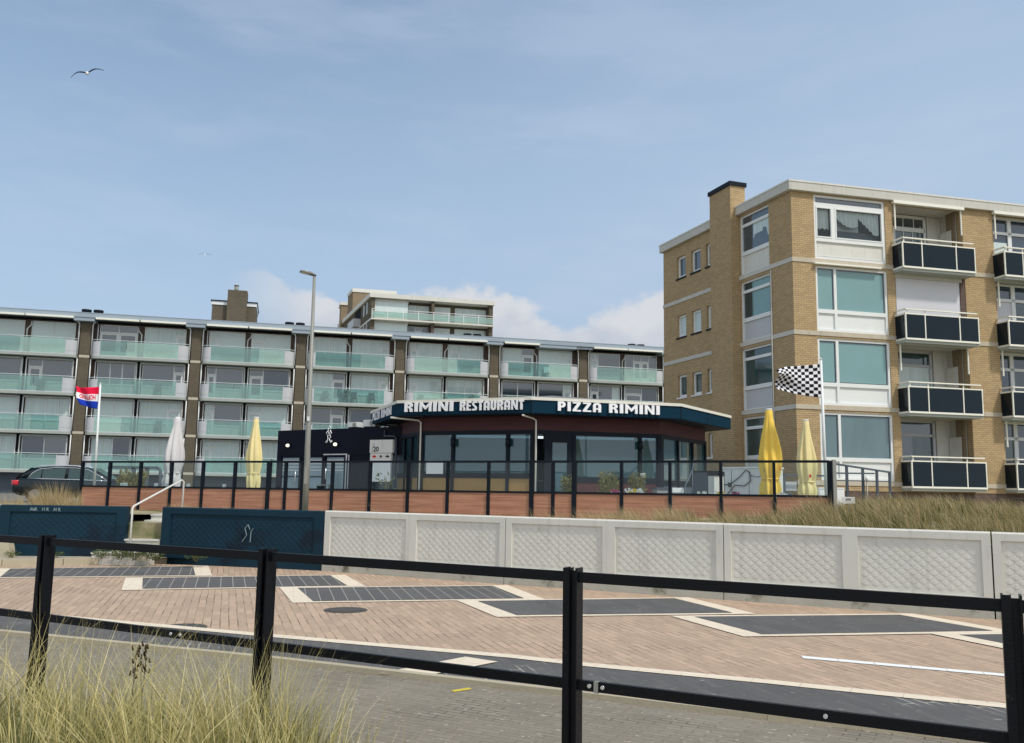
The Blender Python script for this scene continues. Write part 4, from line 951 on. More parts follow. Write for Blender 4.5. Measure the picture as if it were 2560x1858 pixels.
# windows of the side wall
sd = root_child('side_windows', BD); sd.rotation_euler = (0, 0, RSK)
SDL = []
for k, f in enumerate(FR):
    w = root_child('window', BD); w.rotation_euler = (0, 0, RSK); fr = MB(); x = .08
    a, c, e, g_ = 1.42, 3.40, f + .18, f + 2.68
    def sb(a0, a1, z0, z1, d0=-.02, d1=.10): fr.box(x + d0, x + d1, a0, a1, z0, z1)
    sb(a, a + .07, e, g_); sb(c - .07, c, e, g_); sb(a + .07, c - .07, g_ - .07, g_); sb(a + .07, c - .07, f + 1.0, f + 1.16); sb(a + .07, c - .07, f + 2.20, f + 2.32); sb(a + .07, c - .07, e, e + .05)
    pk = ('D', 'teal', 'grn', 'grn')[k]
    def sq(a0, a1, z0, z1, xx=x + .05): return [(xx, a1, z0), (xx, a0, z0), (xx, a0, z1), (xx, a1, z1)]
    p = MB(); p.quad(*sq(a + .07, c - .62, f + 1.16, f + 2.20)); p.quad(*sq(a + .07, c - .62, f + 2.32, g_ - .07)); p.build('pane', M[pk], w)
    p = MB(); p.quad(*sq(c - .62, c - .07, f + 1.16, f + 2.20)); p.quad(*sq(c - .62, c - .07, f + 2.32, g_ - .07)); p.build('pane', M['grn' if k != 0 else 'D'], w)
    if k == 0:
        cu = MB()
        cu.quad(*[(x + .045, yy, zz) for yy, zz in ((2.62, f + 1.55), (2.62, f + 2.2), (1.5, f + 2.2), (1.5, f + 1.45), (1.65, f + 1.5), (1.75, f + 1.85), (1.95, f + 1.9), (2.0, f + 1.75), (2.5, f + 1.75))][::-1]); cu.build('curtain', M['C'], w)
    p = MB(); p.quad(*sq(a + .07, c - .07, e + .05, f + 1.0, x + .04)); p.build('spandrel', M['offwhite'] if k in (0, 3) else M['endp'], w)
    fr.build('frame', M['white'], w)
    for j, (a, c) in enumerate(((5.55, 6.0), (6.47, 7.26), (7.74, 8.52))):
        e, g_ = f + 1.17, f + 2.20
        w = root_child('window', BD); w.rotation_euler = (0, 0, RSK); fr = MB(); x = .10
        fr.box(x, x + .06, a, a + .09, e, g_); fr.box(x, x + .06, c - .09, c, e, g_); fr.box(x, x + .06, a + .09, c - .09, g_ - .10, g_); fr.box(x, x + .06, a + .09, c - .09, e, e + .12)
        fr.build('frame', M['white'], w)
        p = MB(); p.quad((x + .05, c - .09, e + .12), (x + .05, a + .09, e + .12), (x + .05, a + .09, g_ - .1), (x + .05, c - .09, g_ - .1)); p.build('pane', M['D' if k < 1 else ('C' if k == 1 else 'grn')], w)
        MB().box(-.05, x, a - .05, c + .05, e - .07, e - .005).build('sill', M['white'] if k >= 2 else M['darkmetal'], w)
bpy.data.objects.remove(sd)
# chimney breast, boarded from the ground to above the roof
ch = root_child('chimney', BD); ch.rotation_euler = (0, 0, RSK)
MB().box(-.40, -.003, 3.45, 5.03, 1.0, RT + .1).build('breast', M['yellow'], ch)
MB().box(-.40, .32, 3.45, 5.03, RT + .1, 14.50).build('stack', M['yellow'], ch)
MB().box(-.46, .38, 3.39, 5.09, 14.50, 14.68).build('cap', M['darkmetal'], ch)
# corner downpipe strip
b = MB(); b.tube([(1.36 - 1.36, 0, 0), (0, 0, .01)], .001, 3)
p = MB(); p.tube([(-.035, 1.30, 1.0), (-.035, 1.30, 10.4)], .03, 6); p.build('downpipe', M['concrete'], BD, rotz=RSK)

# ------------------------------------------------------------------ octagonal restaurant
ZT, ZF, FZ = 4.30, 3.85, 1.22
RV = [at(928.8, 1028.3, 30.54), at(995.3, 1001.5, 26.59), at(1329.2, 992.4, 24.89), at(1702, 1009.2, 26.10), at(1826, 1039.3, 29.92)]
RV = [Vector((p.x, p.y, 0)) for p in RV]
RCn = (RV[0] + RV[4]) / 2
RV += [RCn * 2 - RV[1], RCn * 2 - RV[2], RCn * 2 - RV[3]]
RS = root('restaurant', 'octagonal restaurant pavilion with dark fascia lettering and red timber boards', 'restaurant', (RCn.x, RCn.y, 0))
rv = [p - RCn for p in RV]                                   # corners A..H in the building's own frame, seen A B C D E from the sea
wv = [p * .86 for p in rv]
def edge_frame(p, q):
    d_ = (q - p); L_ = d_.length; return d_.normalized(), L_, math.atan2(d_.y, d_.x)
b = MB(); b.prism([(p.x, p.y) for p in rv], ZF, ZT - .085, top=False, bot=False); b.build('fascia', M['navyfas'], RS)
b = MB(); b.prism([(p.x * 1.006, p.y * 1.006) for p in rv], ZT - .085, ZT); b.build('roof_edge', M['cream'], RS)
b = MB(); b.prism([(p.x * .995, p.y * .995) for p in rv], ZF - .02, ZF + .012); b.build('soffit', M['darkmetal'], RS)
b = MB(); apex = Vector((.1, .1, ZT + .62))
for i in range(8):
    p, q = rv[i] * .93, rv[(i + 1) % 8] * .93; b.quad((p.x, p.y, ZT + .002), (q.x, q.y, ZT + .002), tuple(apex))
b.build('roof', M['roofgrey'], RS)
b = MB(); b.prism([(p.x * .998, p.y * .998) for p in wv], FZ - .2, FZ + .02); b.build('floor', M['deck'], RS)
b = MB(); b.prism([(p.x, p.y) for p in wv], 3.42, ZF - .02, top=False, bot=False); b.build('timber_band', M['maroon'], RS)
b = MB(); b.prism([(p.x * .99, p.y * .99) for p in wv], 3.40, 3.44); b.build('ceiling', M['bluegrey'], RS)
sm_ = MB()
for i in range(5):
    p, q = rv[i], rv[(i + 1) % 8]
    if i == 4: break
    nrm = Vector(((q - p).y, -(q - p).x, 0)).normalized()
    for u in (.0, .5, 1.0):
        c = p.lerp(q, min(.998, max(.002, u))) + nrm * .003; sm_.obox((c.x, c.y, (ZF + ZT) / 2 - .045), (q - p).normalized() * .006, nrm * .003, Vector((0, 0, (ZT - ZF) / 2 - .05)))
sm_.build('seam', M['darkmetal'], RS)
# letters drawn as outlines on a unit grid, bold deco capitals
GL = {
 'I': (.27, [[(0, 0), (.27, 0), (.27, 1), (0, 1)]]),
 'N': (.78, [[(0, 0), (.2, 0), (.2, .62), (.58, 0), (.78, 0), (.78, 1), (.58, 1), (.58, .40), (.22, 1), (0, 1)]]),
 'M': (1.0, [[(0, 0), (.2, 0), (.2, .60), (.5, .2), (.80, .60), (.80, 0), (1, 0), (1, 1), (.83, 1), (.5, .52), (.17, 1), (0, 1)]]),
 'R': (.70, [[(0, 0), (.26, 0), (.26, 1), (0, 1)], [(.26, 1), (.26, .82), (.42, .80), (.46, .72), (.42, .64), (.26, .60), (.26, .44), (.50, .44), (.66, .56), (.70, .72), (.66, .88), (.52, 1)], [(.34, .44), (.50, .44), (.60, .40), (.68, .28), (.70, 0), (.46, 0), (.45, .26), (.40, .38)]]),
 'P': (.66, [[(0, 0), (.26, 0), (.26, 1), (0, 1)], [(.26, 1), (.26, .80), (.38, .78), (.42, .68), (.38, .58), (.26, .54), (.26, .36), (.46, .36), (.62, .50), (.66, .68), (.62, .86), (.48, 1)]]),
 'Z': (.72, [[(0, 0), (.72, 0), (.72, .16), (.30, .16), (.70, .86), (.70, 1), (.02, 1), (.02, .84), (.40, .84), (0, .14)]]),
 'A': (.70, [[(0, 0), (.24, 0), (.24, .70), (.28, .78), (.35, .80), (.42, .78), (.46, .70), (.46, 0), (.70, 0), (.70, .74), (.62, .92), (.48, 1), (.22, 1), (.08, .92), (0, .74)], [(.24, .28), (.46, .28), (.46, .42), (.24, .42)]]),
 'E': (.54, [[(0, 0), (.54, 0), (.54, .17), (.24, .17), (.24, .44), (.48, .44), (.48, .60), (.24, .60), (.24, .83), (.54, .83), (.54, 1), (0, 1)]]),
 'S': (.60, [[(0, 0), (.44, 0), (.57, .08), (.60, .26), (.54, .42), (.30, .60), (.24, .72), (.28, .82), (.58, .82), (.58, 1), (.22, 1), (.06, .92), (0, .74), (.06, .56), (.30, .38), (.36, .28), (.32, .18), (0, .18)]]),
 'T': (.56, [[(.16, 0), (.40, 0), (.40, .83), (.56, .83), (.56, 1), (0, 1), (0, .83), (.16, .83)]]),
 'U': (.66, [[(0, 1), (0, .24), (.08, .08), (.24, 0), (.42, 0), (.58, .08), (.66, .24), (.66, 1), (.42, 1), (.42, .26), (.37, .18), (.29, .18), (.24, .26), (.24, 1)]])}
def sign(name, words, p, q, z0, hgt, th=.05, mat='letter'):
    """words: list of (text, start, end) as fractions of the fascia edge p->q; every word is one raised lettering part"""
    dx, L_, ang = edge_frame(p, q)
    for word, f0, f1 in words:
        gap = .17; adv = sum(GL[c][0] for c in word) + gap * (len(word) - 1)
        sx = (f1 - f0) * L_ / adv; x = f0 * L_; b = MB()
        for c in word:
            w_, polys = GL[c]
            for po in polys:
                k = len(b.v); n = len(po)
                for y in (-th, 0.0):
                    for u, v in po: b.v.append((x + u * sx, y, v * hgt))
                b.f.append(tuple(k + i for i in range(n))); b.sm.append(False)
                for i in range(n):
                    j = (i + 1) % n; b.f.append((k + j, k + i, k + n + i, k + n + j)); b.sm.append(False)
            x += (w_ + gap) * sx
        nrm = Vector((dx.y, -dx.x, 0)) * (.03 if th > .02 else .012)
        b.build(name, M[mat], RS, (p.x + nrm.x, p.y + nrm.y, z0), ang)
sign('sign_lettering', [('RIMINI', .062, .435), ('RESTAURANT', .488, .950)], rv[1], rv[2], ZF + .095, .265)
sign('sign_lettering', [('PIZZA', .165, .448), ('RIMINI', .502, .845)], rv[2], rv[3], ZF + .085, .265)
sign('sign_lettering', [('PIZZA', .08, .36), ('RIMINI', .42, .80)], rv[0], rv[1], ZF + .09, .265, th=.008)
# glazed walls between dark frames
def rwall(p, q, lights, sill, name='window', low='ochre'):
    dx, L_, ang = edge_frame(p, q)
    w = root_child('glazed_wall', RS); w.location = (p.x, p.y, 0); w.rotation_euler = (0, 0, ang)
    fr = MB(); fr.box(0, L_, -.03, .10, 3.30, 3.42); fr.box(-.04, .10, -.045, .12, FZ, 3.42); fr.box(L_ - .10, L_ + .02, -.04, .12, FZ, 3.42)
    for a, c, kind in lights:
        a, c = a * L_, c * L_
        fr.box(c - .045, c + .045, -.05, .10, FZ, 3.30); fr.box(a - .045, a + .045, -.049, .10, FZ, 3.30)
        if kind == 'door':
            fr.box(a + .045, a + .20, -.02, .08, FZ, 3.30); fr.box(c - .20, c - .045, -.02, .08, FZ, 3.30); fr.box(a + .20, c - .20, -.02, .08, 3.08, 3.30); fr.box(a + .20, c - .20, -.02, .08, FZ, FZ + .14)
            MB().box(a + .2, c - .2, .02, .03, FZ + .14, 3.08).build('pane', M['rglass'], w)
        else:
            MB().box(a + .045, c - .045, .02, .03, sill + .05, 3.30).build('pane', M['rglass'], w)
            fr.box(a + .045, c - .045, -.03, .09, sill - .10, sill + .05)
            if kind == 'ochre':
                MB().box(a + .045, c - .045, .0, .02, FZ + .1, sill - .10).build('panel', M['ochre'], w); fr.box(a + .045, c - .045, -.02, .06, FZ, FZ + .1)
            else: MB().box(a + .045, c - .045, .0, .02, FZ, sill - .10).build('panel', M['maroon'] if kind == 'wood' else M['bluegrey'], w)
    fr.build('frame', M['darkmetal'], w); return w
rwall(wv[1], wv[2], [(.02, .30, 'ochre'), (.30, .78, 'ochre'), (.78, .985, 'ochre')], 2.12)
rwall(wv[2], wv[3], [(.09, .31, 'door'), (.31, .835, 'wood'), (.835, .985, 'wood')], 2.05)
rwall(wv[3], wv[4], [(.03, .36, 'plain'), (.36, .68, 'plain'), (.68, .985, 'plain')], 2.0)
rwall(wv[0], wv[1], [(.02, .45, 'ochre'), (.45, .72, 'ochre'), (.72, .985, 'ochre')], 2.12)
for i in (4, 5, 6, 7):
    p, q = wv[i], wv[(i + 1) % 8]; dx, L_, ang = edge_frame(p, q)
    MB().box(0, L_, 0, .12, FZ, 3.42).build('rear_wall', M['bluegrey'], RS, (p.x, p.y, 0), ang)
# spotlights under the eaves on the mullions
for u, a_, c_ in ((.30, 1, 2), (.78, 1, 2), (.835, 2, 3)):
    p = wv[a_].lerp(wv[c_], u); n_ = Vector((0, -1, 0))
    MB().tube([(p.x, p.y - .10, 2.95), (p.x, p.y - .10, 3.18)], .075, 8).build('spotlight', M['darkmetal'], RS)
# gutters down the corners
for i, e1 in ((1, .80), (2, .78)):
    p, w_ = rv[i], wv[i]; o_ = (rv[i] - wv[i]).normalized() * .07 + Vector((.06, -.03, 0))
    t = MB(); t.tube([(p.x * .95 + w_.x * .05 - .25, p.y * .9 + w_.y * .1, ZF - .06), (w_.x + o_.x - .1, w_.y + o_.y - .05, ZF - .10), (w_.x + o_.x, w_.y + o_.y, ZF - .16), (w_.x + o_.x, w_.y + o_.y, FZ)], .028, 8)
    t.build('downpipe', M['cream'], RS)
# rooms behind the glass: glow strips added to show as streaks in the glass, counter, chairs
b = MB()
for y in (-2.6, -1.9): b.box(-3.2, 3.4, y, y + .05, 3.33, 3.36)
b.build('glow_strip', M['stripglow'], RS)
b = MB(); b.box(-2.2, 2.6, 1.2, 1.3, FZ, 3.4); b.build('inner_wall', M['bluegrey'], RS)
for x, y in ((-2.0, -2.8), (-.6, -3.0), (1.2, -3.1), (2.6, -2.6), (-2.8, -1.6), (3.4, -1.4)):
    t = root('dining_table', 'table with pale top standing behind the restaurant windows', 'table', (RCn.x + x, RCn.y + y, FZ + .02), 0, 'tables inside the restaurant')
    MB().box(-.4, .4, -.35, .35, .72, .75).build('tabletop', M['potw'], t)
    MB().tube([(0, 0, 0), (0, 0, .72)], .04, 8).build('leg', M['darkmetal'], t)
    MB().tube([(0, 0, 0), (0, 0, .02)], .25, 12).build('base', M['darkmetal'], t)
labs = ['table with pale top behind the left window of the lettered front', 'table with pale top behind the wide window of the lettered front', 'table with pale top just inside the glazed restaurant door', 'table with pale top beside the dark parasol in the restaurant', 'table with pale top by the left corner window near the white board', 'table with pale top by the right corner windows of the restaurant']
for o, l in zip([o for o in bpy.data.objects if o.name.startswith('dining_table')], labs): o['label'] = l
# sign board in the window, pots on the sill
sp = wv[1].lerp(wv[2], .14) + RCn; MB().obox((sp.x, sp.y - .06, 2.33), (.26, -.11, 0), (.005, .012, 0), (0, 0, .20)).build('menu_sheet', M['potw'])
tag(bpy.data.objects['menu_sheet'], 'white menu sheet fixed on the restaurant window above an ochre panel', 'menu')

def parasol(name, px, py, Y, label, mat, R0=.27, group='closed parasols on the terrace', logo=None, tilt=0, sk=1.0, zb=FZ, ph=0, rough=0.0):
    p = at(px, py, Y); H = p.z - zb
    r_ = root(name, label, 'parasol', (p.x - tilt * H * .5, Y, zb), 0, group)
    prof = [(1.0, .055), (.985, .075), (.93, .085), (.84, .115), (.72, .160), (.60, .200), (.52, .215), (.46, .210), (.40, .190), (.36, .170), (.335, .160), (.30, .178), (.25, .180 * sk), (.20, .165 * sk), (.155, .145 * sk), (.12, .12 * sk)]
    seg = 56; rings = []
    rg = random.Random(ph * 13 + 5); amp = [rg.uniform(.7, 1.3) for _ in range(8)]; offs = [rg.uniform(-.3, .3) for _ in range(8)]; lo = [rg.uniform(-.10, .06) for _ in range(16)]
    for hh, rr in prof:
        ring = []
        fold = .0 if hh > .95 else min(1, (.95 - hh) * 4)
        for k in range(seg):
            t = 2 * math.pi * k / seg
            f_ = math.sin(t * 7 + hh * 3 + ph) * .16 + math.sin(t * 11 + 1.3 * ph + hh * 5) * .09 + .07 * math.sin(t * 3 + ph + hh * 8)
            rad = rr * (R0 / .25) * (1 + fold * f_)
            z = hh * H + (lo[k * 16 // seg] * H * (1 if hh < .16 else (.5 if hh < .22 else 0)))
            ring.append((tilt * H * (hh - .5) + rad * math.cos(t), rad * math.sin(t), z))
        rings.append(ring)
    c = MB(); c.loft(rings, True, True); c.build('canopy', M[mat], r_)
    MB().tube([(tilt * H * .49, 0, H * .99), (tilt * H * .5, 0, H * 1.005)], .075, 12).build('cap', M['fwhite'], r_)
    MB().tube([(-tilt * H * .5, 0, 0), (0, 0, H * .5)], .026, 8).build('pole', M['white'], r_)
    MB().tube([(-tilt * H * .5, 0, 0), (-tilt * H * .5, 0, .05)], .30, 16).build('base', M['pot'], r_)
    t = MB(); t.tube([(tilt * H * (.338 - .5) + math.cos(a) * .175 * R0 / .25, math.sin(a) * .175 * R0 / .25, .338 * H) for a in np.linspace(0, 6.283, 25)], .016, 6, caps=False); t.build('tie', M[mat], r_)
    if logo:
        for (lx, lz, w, h_, mt) in logo:
            rr_ = .205 * R0 / .25 * 1.08; lx = max(-.75 * rr_, min(.75 * rr_, lx)); yy = -math.sqrt(rr_ * rr_ - lx * lx) - .012
            MB().quad((lx - w, yy, lz * H - h_), (lx + w, yy + .004, lz * H - h_), (lx + w * .8, yy + .004, lz * H + h_), (lx - w, yy, lz * H + h_)).build('print', M[mt], r_)
    return r_
parasol('parasol', 641, 1044, 25.6, 'closed yellow parasol standing beside the dark annex', 'yelp', .24, logo=[(.2, .44, .012, .05, 'orange')], ph=0)
parasol('parasol', 445, 1044, 25.0, 'closed off white parasol beside the top of the stairs', 'whc', .29, tilt=.03, sk=1.1, ph=2)
parasol('parasol', 1922, 1023.5, 20.3, 'closed bright yellow parasol in front of the dark green side window', 'yel', .265, logo=[(.22, .44, .010, .05, 'orange'), (-.18, .43, .008, .06, 'ink')], ph=4, sk=1.1)
parasol('parasol', 2014, 1050.5, 22.4, 'closed pale yellow parasol next to the checkered flag pole', 'yelp', .255, logo=[(.0, .40, .03, .04, 'red')], ph=6, sk=1.15)
pq = wv[2].lerp(wv[3], .90) + RCn
parasol('parasol', 1594, 1078, pq.y + .75, 'dark green closed parasol seen through the restaurant window', 'dkgreen', .27, ph=8)

# ------------------------------------------------------------------ dark annex
aR = Vector((-3.6, 29.5, 0)); aL = at(695.5, 1081.2, 32.9); aL.z = 0
dx, AL_, AANG = edge_frame(aL, aR)
AN = root('annex', 'flat near black annex with two lit wall lamps adjoining the octagonal restaurant', 'annex', (aL.x, aL.y, 0), AANG)
AZ = 3.72
def apx(px, py): return on_plane(px, py, (aL.x, aL.y), AANG)
AD = 4.0
MB().box(0, AL_, 0, AD, 2.80, AZ).build('wall', M['annex'], AN)
MB().box(.02, AL_ - .02, .25, AD - .05, FZ - .3, 2.80).build('room', M['bluegrey'], AN)
MB().box(0, .14, 0, AD, FZ - .3, 2.80).build('wall', M['annex'], AN)
fr = MB()
def apost(x0, x1): fr.box(x0, x1, .0, .12, FZ, 2.80)
aw = {}
for px0, px1, kind in ((703, 748, 'win'), (760, 805, 'win'), (813, 860, 'door'), (871, 922, 'dark')):
    a, _ = apx(px0, 1150); c, _ = apx(px1, 1150)
    apost(a - .10, a); apost(c, c + .10)
    if kind == 'dark': MB().box(a, c, .03, .08, FZ, 2.80).build('panel', M['annex'], AN)
    else:
        MB().box(a + .04, c - .04, .05, .07, FZ + .1, 2.72).build('pane', M['apane'], AN); fr.box(a, c, .02, .1, 2.72, 2.80); fr.box(a, c, .02, .1, FZ, FZ + .12)
        sl_ = MB()
        for z_ in (2.62, 2.50, 2.38, 2.27): sl_.box(a + .05, c - .05, .042, .048, z_ - .022, z_ + .022)
        if kind != 'dark': sl_.build('blind', M['endp'], AN)
        if kind == 'win': fr.box(a, c, .03, .09, 2.02, 2.06)
    if kind == 'door':
        d_ = MB(); d_.box(a - .08, c + .14, -.025, .0, 2.80, 2.84); d_.box(c + .10, c + .14, -.025, .0, FZ, 2.80); d_.box(c + .22, c + .25, -.025, .0, FZ, 2.80); d_.build('door_trim', M['endp'], AN)
        MB().tube([(a + .10, -.05, 1.95), (a + .10, -.05, 2.35)], .018, 6).build('door_handle', M['chrome'], AN)
        for word, xx in (('AIR', .30), ('IN', .72)):
            s_ = MB()
            for i, chh in enumerate(word):
                w_, po = GL[chh]
                for pp in po: s_.quad(*[(a + (c - a) * xx - .12 + .085 * i + u * .075, .045, 2.43 + v * .10) for u, v in pp])
            pass
    if kind == 'win' and px0 == 703: MB().tube([(c - .12, -.04, 1.80), (c - .12, -.04, 2.25)], .018, 6).build('door_handle', M['chrome'], AN)
fr.build('frame', M['annex'], AN)
b = MB()
for y in (.9, 1.5, 2.1): b.box(.3, AL_ - .3, y, y + .05, 2.70, 2.74)
b.build('glow_strip', M['stripglow'], AN)
for px, py in ((722.5, 1114), (841.3, 1111.3)):
    x, z = apx(px, py); lm = root_child('wall_lamp', AN, (x, 0, z))
    MB().box(-.10, .10, -.06, 0, -.075, .075).build('housing', M['darkmetal'], lm)
    MB().loft([[(.075 * math.cos(t) * s_ * 1.1, y, .055 * math.sin(t) * s_) for t in np.linspace(0, 6.283, 13)[:-1]] for s_, y in ((1, -.06), (.95, -.085), (.6, -.10))], True).build('lens', M['lampglow'], lm)
# curled emblem: a hatted figure over a scrolled letter R
x, z = apx(823, 1089); em = MB()
def curl(pts, r_=.016): em.tube([(x + u, -.02, z + v) for u, v in pts], r_, 6)
curl([(-.10, -.26), (-.14, -.22), (-.10, -.18), (-.05, -.24), (-.04, -.10), (-.05, .02)]); curl([(-.06, .0), (.06, .02), (.10, -.05), (.04, -.11), (-.03, -.11)]); curl([(.02, -.11), (.08, -.20), (.12, -.25), (.17, -.22), (.14, -.18)])
curl([(-.02, .28), (.03, .34), (.08, .30), (.06, .24), (-.02, .24), (-.04, .28)]); curl([(-.02, .22), (-.05, .15), (.0, .09), (.07, .12), (.07, .20)]); curl([(-.05, .15), (-.12, .10), (-.10, .05)]); curl([(.07, .16), (.13, .10), (.10, .04)]); curl([(-.03, .07), (.05, .06)])
em.build('emblem', M['letter'], AN)
b = MB(); b.tube([(AL_ - .75, -.05, 3.60), (AL_ - .75, -.05, 3.42), (AL_ - .30, -.05, 3.40), (AL_ - .22, -.05, 3.32), (AL_ - .22, -.05, FZ)], .03, 6); b.build('downpipe', M['bluegrey'], AN)
# cooling units and ducts on the annex roof
for u, w_, h_, lab in ((.70, .45, .22, 'smaller white cooling unit on the annex roof'), (.83, .55, .28, 'larger white cooling unit on the annex roof beside the fascia'),):
    px_ = aL.lerp(aR, u) + Vector((dx.y * -.6 * -1, 0, 0)) + Vector((0, .5, 0))
    ac = root('cooling_unit', lab, 'cooling unit', (px_.x, px_.y, AZ), AANG, 'units on the annex roof')
    MB().box(-w_ / 2, w_ / 2, -.15, .15, .05, h_).build('case', M['cab'], ac); MB().box(-w_ / 2, w_ / 2, -.12, .12, 0, .05).build('foot', M['darkmetal'], ac)
    MB().tube([(w_ * .2, -.152, h_ * .55), (w_ * .2, -.165, h_ * .55)], h_ * .34, 12).build('fan_grille', M['lampc'], ac)
du = MB(); q0 = aL.lerp(aR, .90) + Vector((0, .4, AZ)); du.tube([q0 + Vector((-.35, 0, .22)), q0 + Vector((.1, 0, .12)), q0 + Vector((.45, 0, .10))], .07, 8)
tag(du.build('duct', M['rail']), 'silver ventilation duct lying on the annex roof edge', 'duct')
# white notice board carrying the number 20 and three small round badges
p0 = at(924, 1200, 28.2); p1 = at(981, 1200, 27.75)
NB = root('notice_board', 'white two part notice board with the number 20 and three round badges', 'notice board', (p0.x, p0.y, 0), math.atan2(p1.y - p0.y, p1.x - p0.x))
nw = (p1 - p0).length; nw = math.hypot(p1.x - p0.x, p1.y - p0.y)
zt = at(924, 1099.5, 28.0).z; zm = at(924, 1132, 28.0).z; zb_ = at(924, 1150, 28.0).z; zl = at(924, 1204, 28.0).z
MB().box(0, nw, -.05, .05, zm, zt).build('panel', M['offwhite'], NB); MB().box(.01, nw - .06, -.03, .05, zb_ - .02, zm - .01).build('panel', M['offwhite'], NB)
MB().box(.04, nw - .08, -.02, .04, zl, zb_ - .025).build('panel', M['potw'], NB)
b = MB(); b.box(.04, .07, .0, .05, FZ, zl); b.box(nw - .10, nw - .07, 0, .05, FZ, zl); b.build('leg', M['darkmetal'], NB)
text_obj('number', '20', .22, M['ink'], NB, (nw * .28, -.055, zm + (zt - zm) * .27), (R(90), 0, 0), off=.004)
b = MB(); b.tube([(.10, -.052, zm + .02), (.10, -.052, zm + .12), (.17, -.052, zt - .10)], .006, 5); b.build('stroke', M['ink'], NB)
for i, mt in enumerate(('red', 'ink', 'ink')):
    c = MB(); cxp = nw * (.20 + .29 * i); zc = (zb_ + zm) / 2 - .0; c.prism([(.075 * (1.0 if i != 1 else .6) * math.cos(t), .035 * math.sin(t)) for t in np.linspace(0, 6.283, 17)[:-1]], 0, .012)
    o = c.build('badge', M[mt], NB, (cxp, -.032, zc)); o.rotation_euler = (R(90), 0, 0)

# ------------------------------------------------------------------ glass screen round the terrace
FX0, FY0, FX1, FY1 = -12.10, 25.0, 6.62, 18.46
fv = Vector((FX1 - FX0, FY1 - FY0, 0)); FLn = fv.length; FPSI = math.atan2(fv.y, fv.x)
TF = root('terrace_screen', 'dark framed glass and timber screen around the restaurant terrace', 'screen fence', (FX0, FY0, 0), FPSI)
def ftop(s): return 2.30 + .115 * s / FLn
def fmid(s): return 1.60 + .065 * s / FLn
def fbot(s): return .92 + .10 * s / FLn
pxs = [206, 275, 352, 429, 508, 588, 673, 715, 757, 832, 926, 1021, 1120, 1222, 1330, 1383, 1436, 1554, 1675, 1802, 1935, 2074]
wide = {673, 1330, 1436, 2074}
ss = [on_plane(x, 1180, (FX0, FY0), FPSI)[0] for x in pxs]
rl = MB(); bl = MB()
for i, (s, x) in enumerate(zip(ss, pxs)):
    w_ = .105 if x in wide else .062
    MB().box(s - w_ / 2, s + w_ / 2, -.045, .045, fbot(s) - .1, ftop(s) - .012).build('post', M['darkmetal'], TF)
    if i < len(ss) - 1:
        t = ss[i + 1]; g_ = MB(); e = .045
        a, c = s + e, t - e
        g_.quad((a, 0, fmid(s) + .02), (c, 0, fmid(t) + .02), (c, 0, ftop(t) - .06), (a, 0, ftop(s) - .06)); g_.build('glass_pane', M['fglass'], TF)
        wdp = MB(); k = len(wdp.v)
        wdp.v += [(a, -.012, fbot(s)), (c, -.012, fbot(t)), (c, -.012, fmid(t) - .02), (a, -.012, fmid(s) - .02), (a, .012, fbot(s)), (c, .012, fbot(t)), (c, .012, fmid(t) - .02), (a, .012, fmid(s) - .02)]
        for f in ((0, 1, 2, 3), (7, 6, 5, 4), (0, 4, 5, 1), (1, 5, 6, 2), (2, 6, 7, 3), (3, 7, 4, 0)): wdp.f.append(tuple(k + j for j in f)); wdp.sm.append(False)
        wdp.build('timber_panel', M['cedar'], TF)
        rl.bar((s, 0, ftop(s) - .03), (t, 0, ftop(t) - .03), .08, .052); bl.bar((s, 0, fmid(s)), (t, 0, fmid(t)), .06, .044)
rl.build('top_rail', M['darkmetal'], TF); bl.build('middle_rail', M['darkmetal'], TF)
# return side running back to the building on the right, with a pale end post
ep = at(2086, 1200, 18.40)
tb = MB(); tb.box(-.035, .035, -.035, .035, 1.0, 2.42)
tag(tb.build('end_post', M['steel'], None, (ep.x, ep.y, 0)), 'pale grey square post at the end of the terrace screen by the ramp', 'post')
# black letter box on the screen, with its pale post
lp = at(824, 1245, 22.55)
LB = root('letter_box', 'black letter box with a red mark hung on the timber screen', 'letter box', (lp.x, lp.y - .1, 0), FPSI)
zt, zb_ = at(800, 1217, 22.4).z, at(800, 1247, 22.4).z
MB().box(-.30, -.10, -.09, .0, zb_, zt).build('box', M['darkmetal'], LB); MB().box(-.31, -.09, -.11, .01, zt, zt + .02).build('lid', M['darkmetal'], LB)
MB().box(-.01, .03, -.05, -.01, 1.0, zt + .06).build('post', M['steel'], LB); MB().box(-.31, .02, -.05, -.02, zt + .03, zt + .06).build('arm', M['steel'], LB)
MB().quad((-.26, -.093, zb_ + .09), (-.18, -.093, zb_ + .09), (-.21, -.093, zb_ + .21), (-.235, -.093, zb_ + .21)).build('print', M['red'], LB)
# white tea light holders lined up on the ledge behind the screen
bl_ = None
for k, (x, y) in enumerate(((300, 1211), (309, 1211), (385, 1211), (415, 1212), (466, 1210), (556, 1211))):
    s_, z_ = on_plane(x, y, (FX0, FY0), FPSI); h_ = .075
    b = MB(); w_ = .035 if k != 3 else .06
    b.box(-w_, w_, -w_, w_, 0, h_); b.box(-w_ * .7, w_ * .7, -w_ * .7, w_ * .7, h_, h_ + .004)
    q = Vector((FX0, FY0, 0)) + Vector((math.cos(FPSI), math.sin(FPSI), 0)) * s_ + Vector((.03, .07, fmid(s_) + .026))
    o = b.build('lantern', M['potw'], None, tuple(q), FPSI)
    tag(o, ['small white lantern on the ledge, left one of a close pair', 'small white lantern on the ledge, right one of a close pair', 'small white lantern on the ledge in the third screen bay', 'wider white lantern left of the off white parasol', 'small white lantern right of the off white parasol', 'small white lantern midway between the white and yellow parasols'][k], 'lantern', 'lanterns on the screen ledge')
